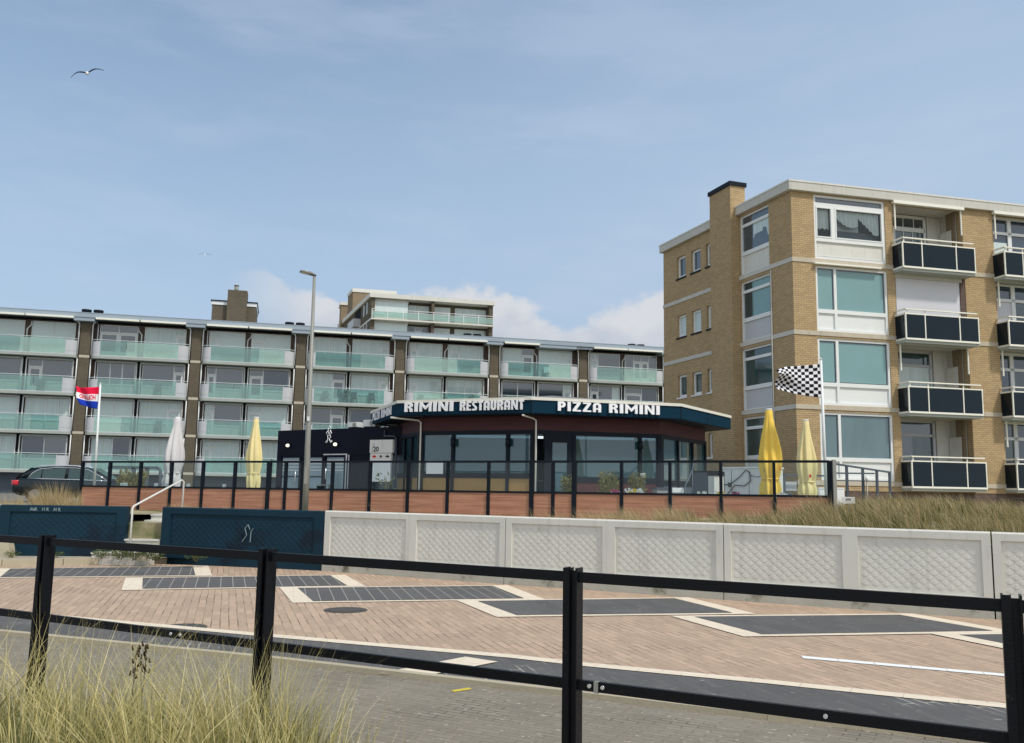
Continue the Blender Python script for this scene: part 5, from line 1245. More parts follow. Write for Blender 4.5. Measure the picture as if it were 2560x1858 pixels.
ledge = MB(); ledge.bar((.2, .10, fmid(.2) + .012), (FLn - .1, .10, fmid(FLn) + .012), .13, .022)
o = ledge.build('ledge', M['darkmetal'], TF)

# ------------------------------------------------------------------ street lamp
Yl = 20.6; p0 = at(763, 1266, Yl); p1 = at(786, 690, Yl)
SL = root('street_lamp', 'tall tapered grey street lamp with a small tilted head behind the navy wall', 'street lamp', (p0.x, Yl, 1.0))
Hl = p1.z - 1.0; dxl = p1.x - p0.x
MB().tube([(0, 0, 0), (0, 0, 1.25), (dxl * .25, 0, 1.6), (dxl, 0, Hl)], [.072, .070, .064, .034], 14).build('column', M['lampc'], SL)
MB().box(-.035, .035, -.0755, -.06, .75, 1.15).build('hatch', M['steel'], SL)
hd = root_child('lamp_head', SL, (dxl, 0, Hl)); dv = Vector((-.86, -.42, .16)).normalized(); sv = Vector((-dv.y, dv.x, 0)).normalized(); uv_ = dv.cross(sv) * -1
if uv_.z < 0: uv_ = -uv_
sh_, le_ = MB(), MB()
def hring(u, w, zt, zb): return [tuple(dv * u + sv * (w * math.cos(t)) + uv_ * ((zt if math.sin(t) > 0 else zb) * abs(math.sin(t)))) for t in np.linspace(0, 6.283, 17)[:-1]]
sh_.loft([hring(-.04, .035, .04, .03), hring(.03, .05, .06, .03), hring(.12, .085, .075, .02), hring(.27, .10, .06, .015), hring(.35, .07, .035, .01)], True); sh_.build('hood', M['lampdark'], hd)
le_.loft([hring(.10, .06, -.0, .05), hring(.16, .08, -.0, .075), hring(.25, .085, -.0, .07), hring(.32, .05, 0, .03)], True); le_.build('lens', M['lens'], hd)
MB().tube([(0, 0, -.10), (.0, 0, .03)], .042, 10).build('collar', M['lampdark'], SL)
MB().box(-.03, .02, -.085, -.06, 2.2, 2.30).build('tag_plate', M['potw'], SL)

# ------------------------------------------------------------------ flags
def flag_mesh(name, fn, nx, nz, mats, pick, parent):
    """waving cloth: fn(u, v) -> point; pick(i, j) -> material slot"""
    groups = {}
    for i in range(nx):
        for j in range(nz):
            groups.setdefault(pick(i, j), []).append((i, j))
    me = bpy.data.meshes.new(name); vs = [fn(i / nx, j / nz) for i in range(nx + 1) for j in range(nz + 1)]
    fs = [(i * (nz + 1) + j, (i + 1) * (nz + 1) + j, (i + 1) * (nz + 1) + j + 1, i * (nz + 1) + j + 1) for i in range(nx) for j in range(nz)]
    me.from_pydata([tuple(v) for v in vs], [], fs)
    for mt in mats: me.materials.append(mt)
    k = 0
    for i in range(nx):
        for j in range(nz): me.polygons[k].material_index = pick(i, j); me.polygons[k].use_smooth = True; k += 1
    me.update(); o = bpy.data.objects.new(name, me); COL.objects.link(o); o.parent = parent
    so = o.modifiers.new('thickness', 'SOLIDIFY'); so.thickness = .004
    return o
def flagpole(px0, py0, px1, py1, Y, label, r_=.035):
    a, c = at(px0, py0, Y), at(px1, py1, Y); sl = (c.x - a.x) / (c.z - a.z); zb = FZ; xb = a.x + (zb - a.z) * sl
    r0 = root('flagpole', label, 'flagpole', (xb, Y, zb)); H = c.z - zb
    MB().tube([(0, 0, 0), (sl * H, 0, H)], [r_, r_ * .75], 10).build('pole', M['white'], r0); MB().tube([(sl * H, 0, H), (sl * H, 0, H + .05)], [r_ * .9, r_ * .3], 8).build('finial', M['cream'], r0)
    MB().box(-.09, .09, -.09, .09, 0, .03).build('base_plate', M['steel'], r0)
    return r0, xb, zb, sl, H
Yf = 25.4
fp, xb, zb, sl, H = flagpole(236, 1210, 251, 961, Yf, 'thin white flagpole carrying the red white and blue flag')
A, B_, C_, D_ = at(248, 967, Yf), at(188, 966, Yf), at(243, 1023, Yf), at(199, 1013, Yf)
def ff(u, v):      # u along the fly, v from top to bottom
    top = A.lerp(B_, u); bot = C_.lerp(D_, u); p = top.lerp(bot, v)
    p.z += .02 * math.sin(u * 7 + v * 2) * u - .03 * math.sin(u * math.pi) * (1 - v); p.y += .05 * math.sin(u * 9 + v * 3) * (.2 + u); p.x += .02 * math.sin(v * 8) * u
    return p
fl = flag_mesh('holland_flag', ff, 24, 18, [M['fred'], M['fwhite'], M['fblue']], lambda i, j: j // 6, None)
tag(fl, 'red white and blue flag with mirrored red HOLLAND lettering', 'flag')
txt = text_obj('lettering', 'HOLLAND', .21, M['fred'], fl, (0, 0, 0), (0, 0, 0), ext=.0, off=.004)
for v in txt.data.vertices:     # wrap the mirrored word on the cloth
    u = .50 - v.co.x / 1.25 * -1 * -.9; vv = .50 - v.co.y / .65
    p = ff(min(.98, max(.04, .50 + v.co.x * -0.0 + v.co.x / 1.12 * .86)), min(.66, max(.34, vv)))
    v.co = (p.x, p.y - .012, p.z)
Yc = 19.5
cp, xb, zb, sl, H = flagpole(2066, 1242, 2052, 900, Yc, 'white flagpole flying the checkered flag', .038)
Pt = {}
def cf_(u, v):
    T = [(2054, 910), (2020, 913), (1990, 915), (1960, 918), (1938, 927)]; Bm = [(2056, 995), (2020, 991), (1990, 985), (1965, 977), (1945, 974)]
    t = u * 4; i = min(3, int(t)); f = t - i
    tx = T[i][0] + (T[i + 1][0] - T[i][0]) * f; ty = T[i][1] + (T[i + 1][1] - T[i][1]) * f; bx = Bm[i][0] + (Bm[i + 1][0] - Bm[i][0]) * f; by = Bm[i][1] + (Bm[i + 1][1] - Bm[i][1]) * f
    vv = v + .06 * math.sin(v * math.pi) * math.sin(u * 5) * u
    q = at(tx + (bx - tx) * vv + 5 * math.sin(v * 6.3) * u * u, ty + (by - ty) * vv, Yc)
    q.y += .07 * math.sin(u * 6 - v * 3) * (.15 + u) + .06 * math.sin(v * 7 + u * 3) * u
    return q
ck = flag_mesh('checkered_flag', cf_, 39, 30, [M['fblack'], M['fwhite']], lambda i, j: (i // 3 + j // 3) % 2, None)
tag(ck, 'black and white checkered flag rippling from a white pole', 'flag')

# ------------------------------------------------------------------ parked car on the street
def car():
    cr = root('parked_car', 'dark green black estate car with silver roof rail parked behind tall dune grass', 'car', (0, 0, 0))
    # stations along x (rear at 0, front at 4.65): half width, sill, belt, roof
    st_ = [(0.0, .70, .62, .78), (.06, .80, .40, .92), (.30, .86, .28, .98), (.9, .90, .22, .97), (1.8, .91, .20, .95), (2.8, .91, .20, .93), (3.3, .90, .22, .92), (3.9, .88, .25, .84), (4.4, .80, .32, .72), (4.65, .62, .45, .60)]
    rg = []
    for x, w, z0, z1 in st_: rg.append([(x, -w * .90, z0), (x, -w, z0 + (z1 - z0) * .35), (x, -w * .985, z0 + (z1 - z0) * .75), (x, -w * .88, z1), (x, w * .88, z1), (x, w * .985, z0 + (z1 - z0) * .75), (x, w, z0 + (z1 - z0) * .35), (x, w * .90, z0)])
    MB().loft(rg, True, True).build('body', M['carbody'], cr)
    cab = [(.12, .70, .74, .95, .97), (.35, .72, .66, .95, 1.16), (.75, .76, .62, .95, 1.39), (1.3, .79, .62, .94, 1.47), (2.2, .79, .62, .93, 1.48), (2.75, .77, .60, .92, 1.42), (3.25, .75, .66, .91, 1.17), (3.62, .72, .70, .90, .93)]
    rg = [[(x, -wb, zb), (x, -wr, zr), (x, -wr * .6, zr + .025), (x, wr * .6, zr + .025), (x, wr, zr), (x, wb, zb)] for x, wb, wr, zb, zr in cab]
    MB().loft(rg, True, True).build('cabin', M['carbody'], cr)
    for sgn in (-1, 1):
        gq = MB()
        def side(x, t):      # point on the cabin side, t 0 belt .. 1 roof
            for a, c in zip(cab, cab[1:]):
                if a[0] <= x <= c[0]:
                    f = (x - a[0]) / (c[0] - a[0]); wb, wr, zb, zr = [a[i] + (c[i] - a[i]) * f for i in (1, 2, 3, 4)]
                    return (x, sgn * (wb + (wr - wb) * t + .012), zb + (zr - zb) * t)
        for a, c in ((.62, 1.05), (1.09, 1.92), (2.05, 2.80), (2.82, 3.28)):
            xs = np.linspace(a, c, 6)
            for x0, x1 in zip(xs, xs[1:]):
                t0 = .86 * min(1, (x0 - .52) / .32) if x0 < .84 else .86; t1 = .86 * min(1, (x1 - .52) / .32) if x1 < .84 else .86
                if x0 > 2.82: t0 = .86 - .10; t1 = .86 - .2
                q = [side(x0, .08), side(x1, .08), side(x1, max(.12, t1)), side(x0, max(.12, t0))]; gq.quad(*(q if sgn < 0 else q[::-1]))
        gq.build('side_glass', M['carglass'], cr)
        MB().tube([(side(.56, .04)[0], side(.56, .04)[1], side(.56, .04)[2])] + [side(x, .04) for x in np.linspace(.6, 3.5, 9)], .016, 6).build('chrome_strip', M['chrome'], cr)
        MB().tube([side(.56, .06), side(.72, .60), side(.95, .88), side(1.5, .93), side(2.3, .93), side(2.75, .90), side(3.2, .72), side(3.5, .2)], .013, 6).build('window_trim', M['chrome'], cr)
        MB().tube([(.78, sgn * .60, 1.41), (.95, sgn * .61, 1.50), (1.6, sgn * .61, 1.535), (2.3, sgn * .60, 1.52), (2.62, sgn * .59, 1.46)], .022, 6).build('roof_rail', M['chrome'], cr)
        MB().loft([[(x, sgn * (w + .012), z) for z in (.70, .74, .84, .89)] + [(x + .01, sgn * (w - .10), z) for z in (.89, .70)] for x, w in ((-.01, .72), (.08, .80), (.28, .855))], True).build('tail_light', M['taill'], cr)
        for xw in (.92, 3.72):
            wh = root_child('wheel', cr, (xw, sgn * .80, .33))
            MB().tube([(0, -.11, 0), (0, .11, 0)], .33, 20).build('tyre', M['tyre'], wh); MB().tube([(0, -.118, 0), (0, .118, 0)], .20, 12).build('rim', M['lampdark'], wh)
    rw = MB(); rw.quad((.17, .62, .99), (.17, -.62, .99), (.66, -.54, 1.385), (.66, .54, 1.385)); rw.build('rear_window', M['carglass'], cr)
    for v in rw.v: pass
    MB().box(.10, .16, -.78, .78, .42, .50).build('bumper_strip', M['tyre'], cr)
    MB().box(-.005, .02, -.26, .26, .60, .71).build('number_plate', M['pety'], cr)
    fw = MB(); fw.quad((2.84, -.57, 1.425), (2.84, .57, 1.425), (3.58, .66, .965), (3.58, -.66, .965)); fw.build('windscreen', M['carglass'], cr)
    for o in kids(cr):
        if o.name.startswith('rear_window'): o.location = (-.05, 0, .03)
        if o.name.startswith('windscreen'): o.location = (.03, 0, .03)
    return cr
cr = car(); cpz = at(40, 1250, 37.5); cr.location = (cpz.x, 37.6, .862); cr.rotation_euler = (0, 0, R(9))
cr.scale = (1.06, 1.06, 1.0)

# ------------------------------------------------------------------ gulls
def gull(label, px, py, Y, span, roll, name='gull'):
    p = at(px, py, Y); g_ = root(name, label, 'bird', tuple(p)); k = span / 1.3
    bd = []
    for y, r_, z in ((-.30, .012, .0), (-.24, .04, .0), (-.18, .055, .01), (-.05, .085, 0), (.10, .08, -.01), (.24, .05, -.0), (.34, .02, .01)):
        bd.append([(r_ * math.cos(t) * k, y * k, (z + r_ * math.sin(t) * .9) * k) for t in np.linspace(0, 6.283, 11)[:-1]])
    o = MB().loft(bd, True).build('body', M['gullw'], g_); o.rotation_euler = (R(18), 0, 0)
    for s_ in (-1, 1):
        w = MB(); rings = []
        for u, z, c0, c1 in ((.05, .02, -.12, .12), (.20, .11 if s_ > 0 else .05, -.13, .11), (.34, .16 if s_ > 0 else .06, -.10, .09), (.50, .155 if s_ > 0 else .0, -.04, .08), (.62, .12 if s_ > 0 else -.10, .01, .07), (.68, .09 if s_ > 0 else -.16, .03, .05)):
            rings.append([(s_ * u * k, c0 * k, z * k), (s_ * u * k, (c0 + c1) / 2 * k, (z + .018) * k), (s_ * u * k, c1 * k, z * k), (s_ * u * k, (c0 + c1) / 2 * k, (z - .008) * k)])
        w.loft(rings if s_ > 0 else rings, True); w.build('wing', M['gullg'], g_)
    t = MB(); t.quad((-.02 * k, .30 * k, .03 * k), (.02 * k, .30 * k, .03 * k), (.09 * k, .46 * k, .05 * k), (-.09 * k, .46 * k, .05 * k)); t.build('tail', M['gullg'], g_)
    MB().tube([(0, -.31 * k, -.11 * k), (0, -.37 * k, -.135 * k)], [.014 * k, .004 * k], 6).build('beak', M['pety'], g_)
    g_.rotation_euler = (R(10), roll, R(20)); return g_
gull('larger flying gull with spread dark wings high in the sky', 218, 183, 36.0, 1.28, R(-13))
gull('tiny distant gull gliding above the brick stair tower', 512, 637, 95.0, 1.25, R(6))

# ------------------------------------------------------------------ steel railing in front of the camera
RX0, RY0, RX1, RY1 = -3.27, 5.89, 1.67, 3.44
rv_ = Vector((RX1 - RX0, RY1 - RY0, 0)); RLn = rv_.length; RPs = math.atan2(rv_.y, rv_.x)
RG = root('promenade_railing', 'black painted steel railing with two flat rails and channel posts along the promenade', 'railing', (RX0, RY0, 0), RPs)
def rs(px, py): return on_plane(px, py, (RX0, RY0), RPs)
tops = [(60, 1344), (640, 1375.5), (1380, 1421), (2360, 1494)]; lows = [(60, 1534), (640, 1590), (1380, 1688), (2360, 1818)]
tz = np.polyfit([rs(*p)[0] for p in tops], [rs(*p)[1] for p in tops], 1); lz = np.polyfit([rs(*p)[0] for p in lows], [rs(*p)[1] for p in lows], 1)
posts = [rs(115, 1360)[0], rs(667, 1385)[0], rs(1431, 1440)[0], rs(2529, 1520)[0]]
pitch = posts[2] - posts[1]; posts = [posts[0] - pitch] + posts + [posts[-1] + pitch]
for s in posts:
    zt = np.polyval(tz, s) + .018; w = .034
    p = root_child('post', RG, (s, 0, 0)); b = MB()
    b.box(-w, -w + .008, -.03, .045, 0, zt); b.box(w - .008, w, -.03, .045, 0, zt); b.box(-w + .008, -.004, -.03, -.020, 0, zt); b.box(-.001, w - .008, -.012, .0, 0, zt - .012); b.box(-.004, -.001, -.026, .02, 0, zt)
    b.build('channel', M['railing'], p)
for s, t in zip(posts, posts[1:]):
    for f_, h in ((tz, .046), (lz, .044)):
        z0, z1 = np.polyval(f_, s), np.polyval(f_, t); b = MB(); b.bar((s + .034, 0, z0 - h / 2), (t - .034, 0, z1 - h / 2), .022, h); b.build('rail', M['railing'], RG)
def bolts(s, dz): MB().tube([(s, -.018, np.polyval(lz, s) - dz), (s, -.009, np.polyval(lz, s) - dz)], .009, 8).build('bolt', M['chrome'], RG)
sj = rs(1492, 1705)[0]
MB().box(sj - .010, sj + .010, -.013, .012, np.polyval(lz, sj) - .048, np.polyval(lz, sj) + .001).build('joint', M['steel'], RG)
for s in (sj - .03, sj + .032): bolts(s, .020)
for px, py in ((432, 1577), (455, 1584), (2065, 1790)): bolts(rs(px, py)[0], .022)

# ------------------------------------------------------------------ right hand odds and ends
# white storage cabinet with cables
q0, q1 = at(1808, 1240, 23.0), at(1908, 1240, 22.0)
wc = root('white_cabinet', 'low white steel store with black cables looped over its front', 'cabinet', (q0.x, q0.y, FZ), math.atan2(q1.y - q0.y, q1.x - q0.x)); cw = math.hypot(q1.x - q0.x, q1.y - q0.y)
ztc = at(1850, 1171, 22.5).z - FZ
MB().box(0, cw, 0, .8, .04, ztc).build('body', M['cab'], wc); MB().box(-.02, cw + .02, -.03, .82, ztc, ztc + .035).build('lid', M['potw'], wc)
for u in (.22, .66): MB().box(cw * u, cw * u + .012, -.006, 0, .06, ztc - .05).build('door_gap', M['ink'], wc)
cb = MB(); cb.tube([(.02, -.02, ztc * .62), (.25, -.03, ztc * .64), (.55, -.03, ztc * .80), (.75, -.03, ztc * .96), (.88, -.03, ztc * .90), (.90, -.03, ztc * .72), (.70, -.03, ztc * .60), (.40, -.03, ztc * .62), (.15, -.03, ztc * .40)], .012, 6); cb.tube([(.90, -.03, ztc * .84), (1.1, -.03, ztc * .80), (cw, -.02, ztc * .84)], .008, 5)
cb.build('cable', M['cable'], wc)
for u, v in ((.16, .62), (.30, .42), (.78, .30)): MB().box(cw * u, cw * u + .06, -.05, 0, ztc * v - .05, ztc * v + .06).build('socket', M['ink'], wc)
q = at(1786, 1240, 21.6); hc = root('white_counter', 'small white counter with a dark top between screen posts', 'counter', (q.x, q.y, FZ), R(8)); ht = at(1786, 1179, 21.6).z - FZ
MB().box(0, .24, 0, .4, .0, ht - .10).build('body', M['offwhite'], hc); MB().box(-.01, .26, -.02, .42, ht - .10, ht).build('top', M['darkmetal'], hc); MB().box(.24, .262, .0, .03, 0, ht - .1).build('side', M['ink'], hc)
# blue grey porch wall with steps and ramp rails
q0, q1 = at(1735, 1240, 25.5), at(1800, 1240, 24.8)
pw = root('porch_wall', 'blue grey boarded porch wall between restaurant and white store', 'wall', (q0.x, q0.y, FZ), math.atan2(q1.y - q0.y, q1.x - q0.x)); zt = at(1760, 1181, 25.2).z - FZ
MB().box(0, .95, 0, .14, 0, zt).build('panel', M['bluegrey'], pw); MB().box(-.03, .98, -.02, .16, zt, zt + .04).build('coping', M['darkmetal'], pw); MB().box(0, .95, -.006, 0, zt * .35, zt * .37).build('seam', M['darkmetal'], pw)
q = at(1694, 1240, 23.6); ws = root('white_steps', 'white slatted box step by the right restaurant door', 'step', (q.x, q.y, FZ), R(5)); zt = at(1694, 1219, 23.6).z - FZ
for i in range(4): MB().box(-.14, .16, -.02, .25, zt * (i + .15) / 4, zt * (i + .95) / 4).build('slat', M['white'], ws)
MB().box(-.13, .15, .0, .24, 0, zt * .99).build('core', M['endp'], ws)
q = at(1655, 1240, 24.6); gb = root('grey_bench_box', 'grey box with a dark lid at the foot of the corner gutter', 'box', (q.x, q.y, FZ), R(10)); zt = at(1655, 1219, 24.6).z - FZ
MB().box(-.14, .16, 0, .4, 0, zt - .04).build('body', M['pot'], gb); MB().box(-.19, .20, -.03, .43, zt - .04, zt).build('lid', M['bluegrey'], gb)
def handrail(label, pts, posts_, mat, Y, r_=.02, name='ramp_rail'):
    P = [at(x, y, yy) for x, y, yy in pts]; o0 = P[0].copy(); o0.z = FZ
    r0 = root(name, label, 'handrail', tuple(o0)); MB().tube([p - o0 for p in P], r_, 6).build('rail', M[mat], r0)
    for x, y, yy in posts_:
        p = at(x, y, yy) - o0; MB().tube([(p.x, p.y, 0), tuple(p)], r_ * .9, 6).build('post', M[mat], r0)
    return r0
handrail('sloping grey handrail left of the porch wall', [(1712, 1217, 23.5), (1731, 1176, 24.6), (1735, 1150, 25)], [(1713, 1217, 23.5), (1731, 1176, 24.6)], 'bluegrey', 24)
handrail('short bright handrail right of the porch wall', [(1789, 1216, 23.2), (1800, 1187, 23.6)], [(1789, 1216, 23.2)], 'steel', 23)
# ramp rail beyond the end of the screen
ram = [(2080, 1159, 22.6), (2225, 1181, 25.2)]
rr = root('ramp_railing', 'dark blue metal ramp railing sloping down beyond the pale end post', 'railing', tuple(Vector((at(*ram[0]).x, 22.6, FZ))))
o0 = Vector(rr.location); a, c = at(*ram[0]) - o0, at(*ram[1]) - o0
b = MB(); b.bar(a, c, .055, .045)
b.bar(at(2080, 1183, 22.6) - o0, at(2185, 1184, 24.5) - o0, .04, .04); b.build('rail', M['bluegrey'], rr)
b = MB(); b.bar(at(2080, 1201, 22.6) - o0, at(2222, 1204, 25.2) - o0, .03, .03); b.build('lower_rail', M['bluegrey'], rr)
for f_ in (.23, .50, .75, .99): p = a.lerp(c, f_); MB().box(p.x - .03, p.x + .03, p.y - .03, p.y + .03, -.1, p.z - .01).build('post', M['bluegrey'], rr)
sp0 = at(2160, 1212, 24.0) - o0; MB().tube([(sp0.x, sp0.y - .2, -.1), (sp0.x, sp0.y - .2, sp0.z + .1)], .02, 6).build('lamp_stake', M['steel'], rr); MB().tube([(sp0.x, sp0.y - .2, sp0.z + .1), (sp0.x, sp0.y - .2, sp0.z + .22)], .04, 8).build('lamp_globe', M['potw'], rr)
pl = at(1960, 1240, 26.0); gp = root('low_gate', 'dark blue low gate and panel behind the pale yellow parasol', 'gate', (pl.x, pl.y, FZ), R(8)); zt = at(1990, 1186, 26).z - FZ
b = MB(); b.box(0, 1.35, 0, .05, zt - .05, zt); b.box(0, .06, 0, .05, 0, zt); b.box(1.30, 1.36, 0, .05, 0, zt); b.build('frame', M['bluegrey'], gp)
MB().box(-.9, .3, .1, .16, 0, zt * .50).build('panel', M['bluegrey'], gp); MB().box(-.9, .5, .22, .30, zt * .55, zt * .80).build('ledge', M['endp'], gp)
for px, lab in ((2063, 'white meter cabinet behind the right end of the terrace screen'), (2095, 'white meter cabinet just right of the pale end post')):
    q = at(px, 1240, 27.0); zt = at(px, 1219, 27.0).z; mc = root('meter_cabinet', lab, 'cabinet', (q.x, q.y, 1.2), R(12), 'white meter cabinets')
    MB().box(-.22, .22, 0, .3, 0, zt - 1.2).build('body', M['white'], mc); MB().box(-.19, .19, -.012, 0, .05, zt - 1.26).build('door', M['potw'], mc); MB().box(-.20, .20, -.005, -.002, zt - 1.255, zt - 1.245).build('seam', M['ink'], mc)
q = at(2122, 1262, 17.6); zc = at(2122, 1251, 17.6).z; sb_ = root('small_sign', 'small white plate on a stake in the grass right of the terrace', 'sign', (q.x, q.y, 1.1), R(-10))
MB().box(-.115, .115, -.012, .012, zc - 1.1 - .065, zc - 1.1 + .065).build('plate', M['potw'], sb_); MB().box(-.055, .05, -.018, -.012, zc - 1.1 + .0, zc - 1.1 + .04).build('label', M['lampc'], sb_); MB().box(-.015, .015, -.01, .01, -.2, zc - 1.1 - .06).build('stake', M['steel'], sb_)
# wire fence in the dune grass
wfn = root('wire_fence', 'thin dark wire fence half buried in the grass before the brick building', 'wire fence', tuple(Vector((at(2222, 1240, 25).x, 25, 1.2))))
o0 = Vector(wfn.location); tp = [at(2222, 1240, 25.0), at(2379, 1243, 24.3), at(2560, 1246, 23.6), at(2760, 1250, 23)]
for p in tp: q = p - o0; MB().box(q.x - .03, q.x + .03, q.y - .03, q.y + .03, -.3, q.z).build('post', M['darkmetal'], wfn)
b = MB()
for dz in (0, .18, .36):
    for p, q in zip(tp, tp[1:]): b.bar(p - o0 - Vector((0, 0, dz + .01)), q - o0 - Vector((0, 0, dz + .01)), .010)
b.build('wire', M['bluegrey'], wfn)
# grey metal frame shelter seen through the left bays of the screen
g0, g1 = at(262, 1168, 30), at(402, 1168, 30); gs = root('frame_shelter', 'grey rounded metal frame shelter behind the left screen bays', 'shelter', (g0.x, 30, .85))
zt = g0.z - .85; wd = g1.x - g0.x; b = MB()
b.bar((.12, 0, zt), (wd - .1, 0, zt), .10, .10); b.tube([(wd - .12, 0, zt), (wd - .03, 0, zt - .03), (wd, 0, zt - .12), (wd, 0, 0)], .055, 6)
for u in (.52, .76): b.bar((wd * u, 0, 0), (wd * u, 0, zt), .11, .10, up=(0, 1, 0))
b.bar((.17, 0, 0), (.17, 0, zt), .08, .08, up=(0, 1, 0)); b.build('frame', M['bluegrey'], gs)
b = MB(); b.box(.2, wd - .05, -.02, .0, .05, .55); b.build('panel', M['pot'], gs)

# ------------------------------------------------------------------ plants
def blades(b, base, n, h, spread, lean, wid=.006, hv=.5, segs=4, curl_=.5, wind=(-.25, .0)):
    """n tapering grass blades from around base, bowing outwards and with the wind"""
    for _ in range(n):
        a = random.uniform(0, 6.283); r_ = spread * math.sqrt(random.random()); x = base[0] + r_ * math.cos(a); y = base[1] + r_ * math.sin(a); z = base[2] - .02
        L_ = h * random.uniform(1 - hv, 1.0); d_ = Vector((math.cos(a) * lean * random.uniform(.2, 1.2) + wind[0] * random.uniform(.3, 1.3), math.sin(a) * lean * random.uniform(.2, 1.2) + wind[1] * random.uniform(.3, 1.3), 0))
        fa = random.uniform(0, 6.283); sx, sy = math.cos(fa) * wid * random.uniform(.6, 1.3), math.sin(fa) * wid
        k = len(b.v); c_ = curl_ * random.uniform(.4, 1.4)
        for i in range(segs + 1):
            t = i / segs; ww = (1 - t ** 1.5) * .5 + (.02 if i == segs else 0)
            px = x + d_.x * L_ * (t * .55 + c_ * t * t); py = y + d_.y * L_ * (t * .55 + c_ * t * t); pz = z + L_ * (t - .28 * c_ * t * t * t * (abs(d_.x) + abs(d_.y)) * 1.6)
            b.v.append((px - sx * ww, py - sy * ww, pz)); b.v.append((px + sx * ww, py + sy * ww, pz))
        for i in range(segs): b.f.append((k + 2 * i, k + 2 * i + 1, k + 2 * i + 3, k + 2 * i + 2)); b.sm.append(True)
class GB(MB):
    def build(s, name, mat, parent=None, **props):
        me = bpy.data.meshes.new(name); me.from_pydata(s.v, [], s.f); me.update(); me.polygons.foreach_set('use_smooth', s.sm); me.materials.append(mat)
        o = bpy.data.objects.new(name, me); COL.objects.link(o); o.parent = parent
        for k, v in props.items(): o[k] = v
        return o
random.seed(11)
# foreground tussocks in front of the railing, left
fg, fgg = GB(), GB()
def mound(x, y):
    # low drift of sand under the foreground grass, in front of the railing
    g_ = lambda cx, cy, rx, ry, h: h * math.exp(-((x - cx) / rx) ** 2 - ((y - cy) / ry) ** 2)
    return g_(-2.6, 3.6, 2.0, .9, .42) + g_(-1.2, 3.4, 1.0, .8, .18)
mb_ = MB(); GX, GY = np.linspace(-7, 1.5, 44), np.linspace(1.6, 5.6, 24)
for i in range(43):
    for j in range(23):
        q = [(x, y, mound(x, y) + .0005) for x, y in ((GX[i], GY[j]), (GX[i + 1], GY[j]), (GX[i + 1], GY[j + 1]), (GX[i], GY[j + 1]))]
        if max(p_[2] for p_ in q) > .012: mb_.quad(*q, smooth=True)
mb_.build('foredune', M['sand'], kind='structure')
def tuss(px, py, Y, n, h, sp_, w=.0056):
    p = at(px, py, Y); base = (p.x, p.y, mound(p.x, p.y))
    for q in range(4):
        bx = (base[0] + random.gauss(0, sp_ * .55), base[1] + random.gauss(0, sp_ * .4)); bb = (bx[0], bx[1], mound(*bx)); dw = random.uniform(-.45, .30)
        blades(fg, bb, max(2, int(n * .15)), h * random.uniform(.8, 1.15), .07, .55, w * random.uniform(.8, 1.25), .55, 5, .55, wind=(dw, random.uniform(-.1, .1))); blades(fgg, base, int(n * .45), h * .60, sp_ * 1.2, .40, w * 1.1, .6, 4, .5, wind=(-.08, .0))
for px, Y, n, h, sp_ in ((-120, 4.3, 420, 1.0, .26), (20, 4.2, 420, .86, .25), (130, 4.6, 460, 1.02, .26), (255, 4.15, 420, .90, .24), (370, 4.5, 420, .92, .24), (470, 4.15, 420, .86, .26), (590, 4.45, 520, .98, .26), (660, 4.3, 520, .95, .24), (740, 4.05, 360, .78, .22), (60, 3.6, 400, .62, .26), (200, 3.5, 400, .58, .26), (350, 3.55, 420, .56, .26), (520, 3.55, 420, .62, .26), (680, 3.55, 420, .66, .24), (800, 3.8, 200, .56, .20), (880, 3.65, 130, .46, .18), (980, 3.7, 60, .48, .20), (1090, 3.6, 40, .42, .2)):
    tuss(px, 1700, Y, n, h, sp_)
for px, Y, n, h in ((840, 4.4, 10, .82), (1010, 4.0, 14, .6), (1180, 3.6, 14, .42), (1380, 3.75, 16, .40), (1440, 3.8, 14, .50), (1480, 3.6, 14, .42), (930, 4.2, 9, .72)): tuss(px, 1700, Y, n, h, .10)
fg.build('marram_grass', M['marram'], kind='stuff'); fgg.build('marram_undergrowth', M['marramgreen'], kind='stuff')
sh = MB()
for px, py, Y in ((340, 1650, 4.3), (366, 1640, 4.3)):
    p = at(px, py, Y); 
    for i in range(16): q = p + Vector((random.gauss(0, .012), random.gauss(0, .012), random.uniform(-.09, .05))); sh.tube([q, q + Vector((random.uniform(-.01, .01), 0, .022))], [.006, .003], 5)
    sh.tube([p + Vector((-.02, 0, -.5)), p], .002, 4)
sd_ = sh.build('seed_heads', M['seed']); tag(sd_, 'dry dark seed heads standing in the foreground grass', 'seed heads')
lw = MB(); 
for i in range(240):
    p = at(random.uniform(330, 660), 1800, random.uniform(3.35, 3.6)); p.z = random.uniform(.02, .22); a = random.uniform(0, 6.28); s_ = random.uniform(.012, .026); u = Vector((math.cos(a), math.sin(a), random.uniform(-.4, .6))) * s_; v = Vector((-math.sin(a), math.cos(a), random.uniform(0, .6))) * s_ * .7
    lw.quad(p - u, p + v, p + u, p - v)
lw.build('undergrowth', M['weed'], kind='stuff')

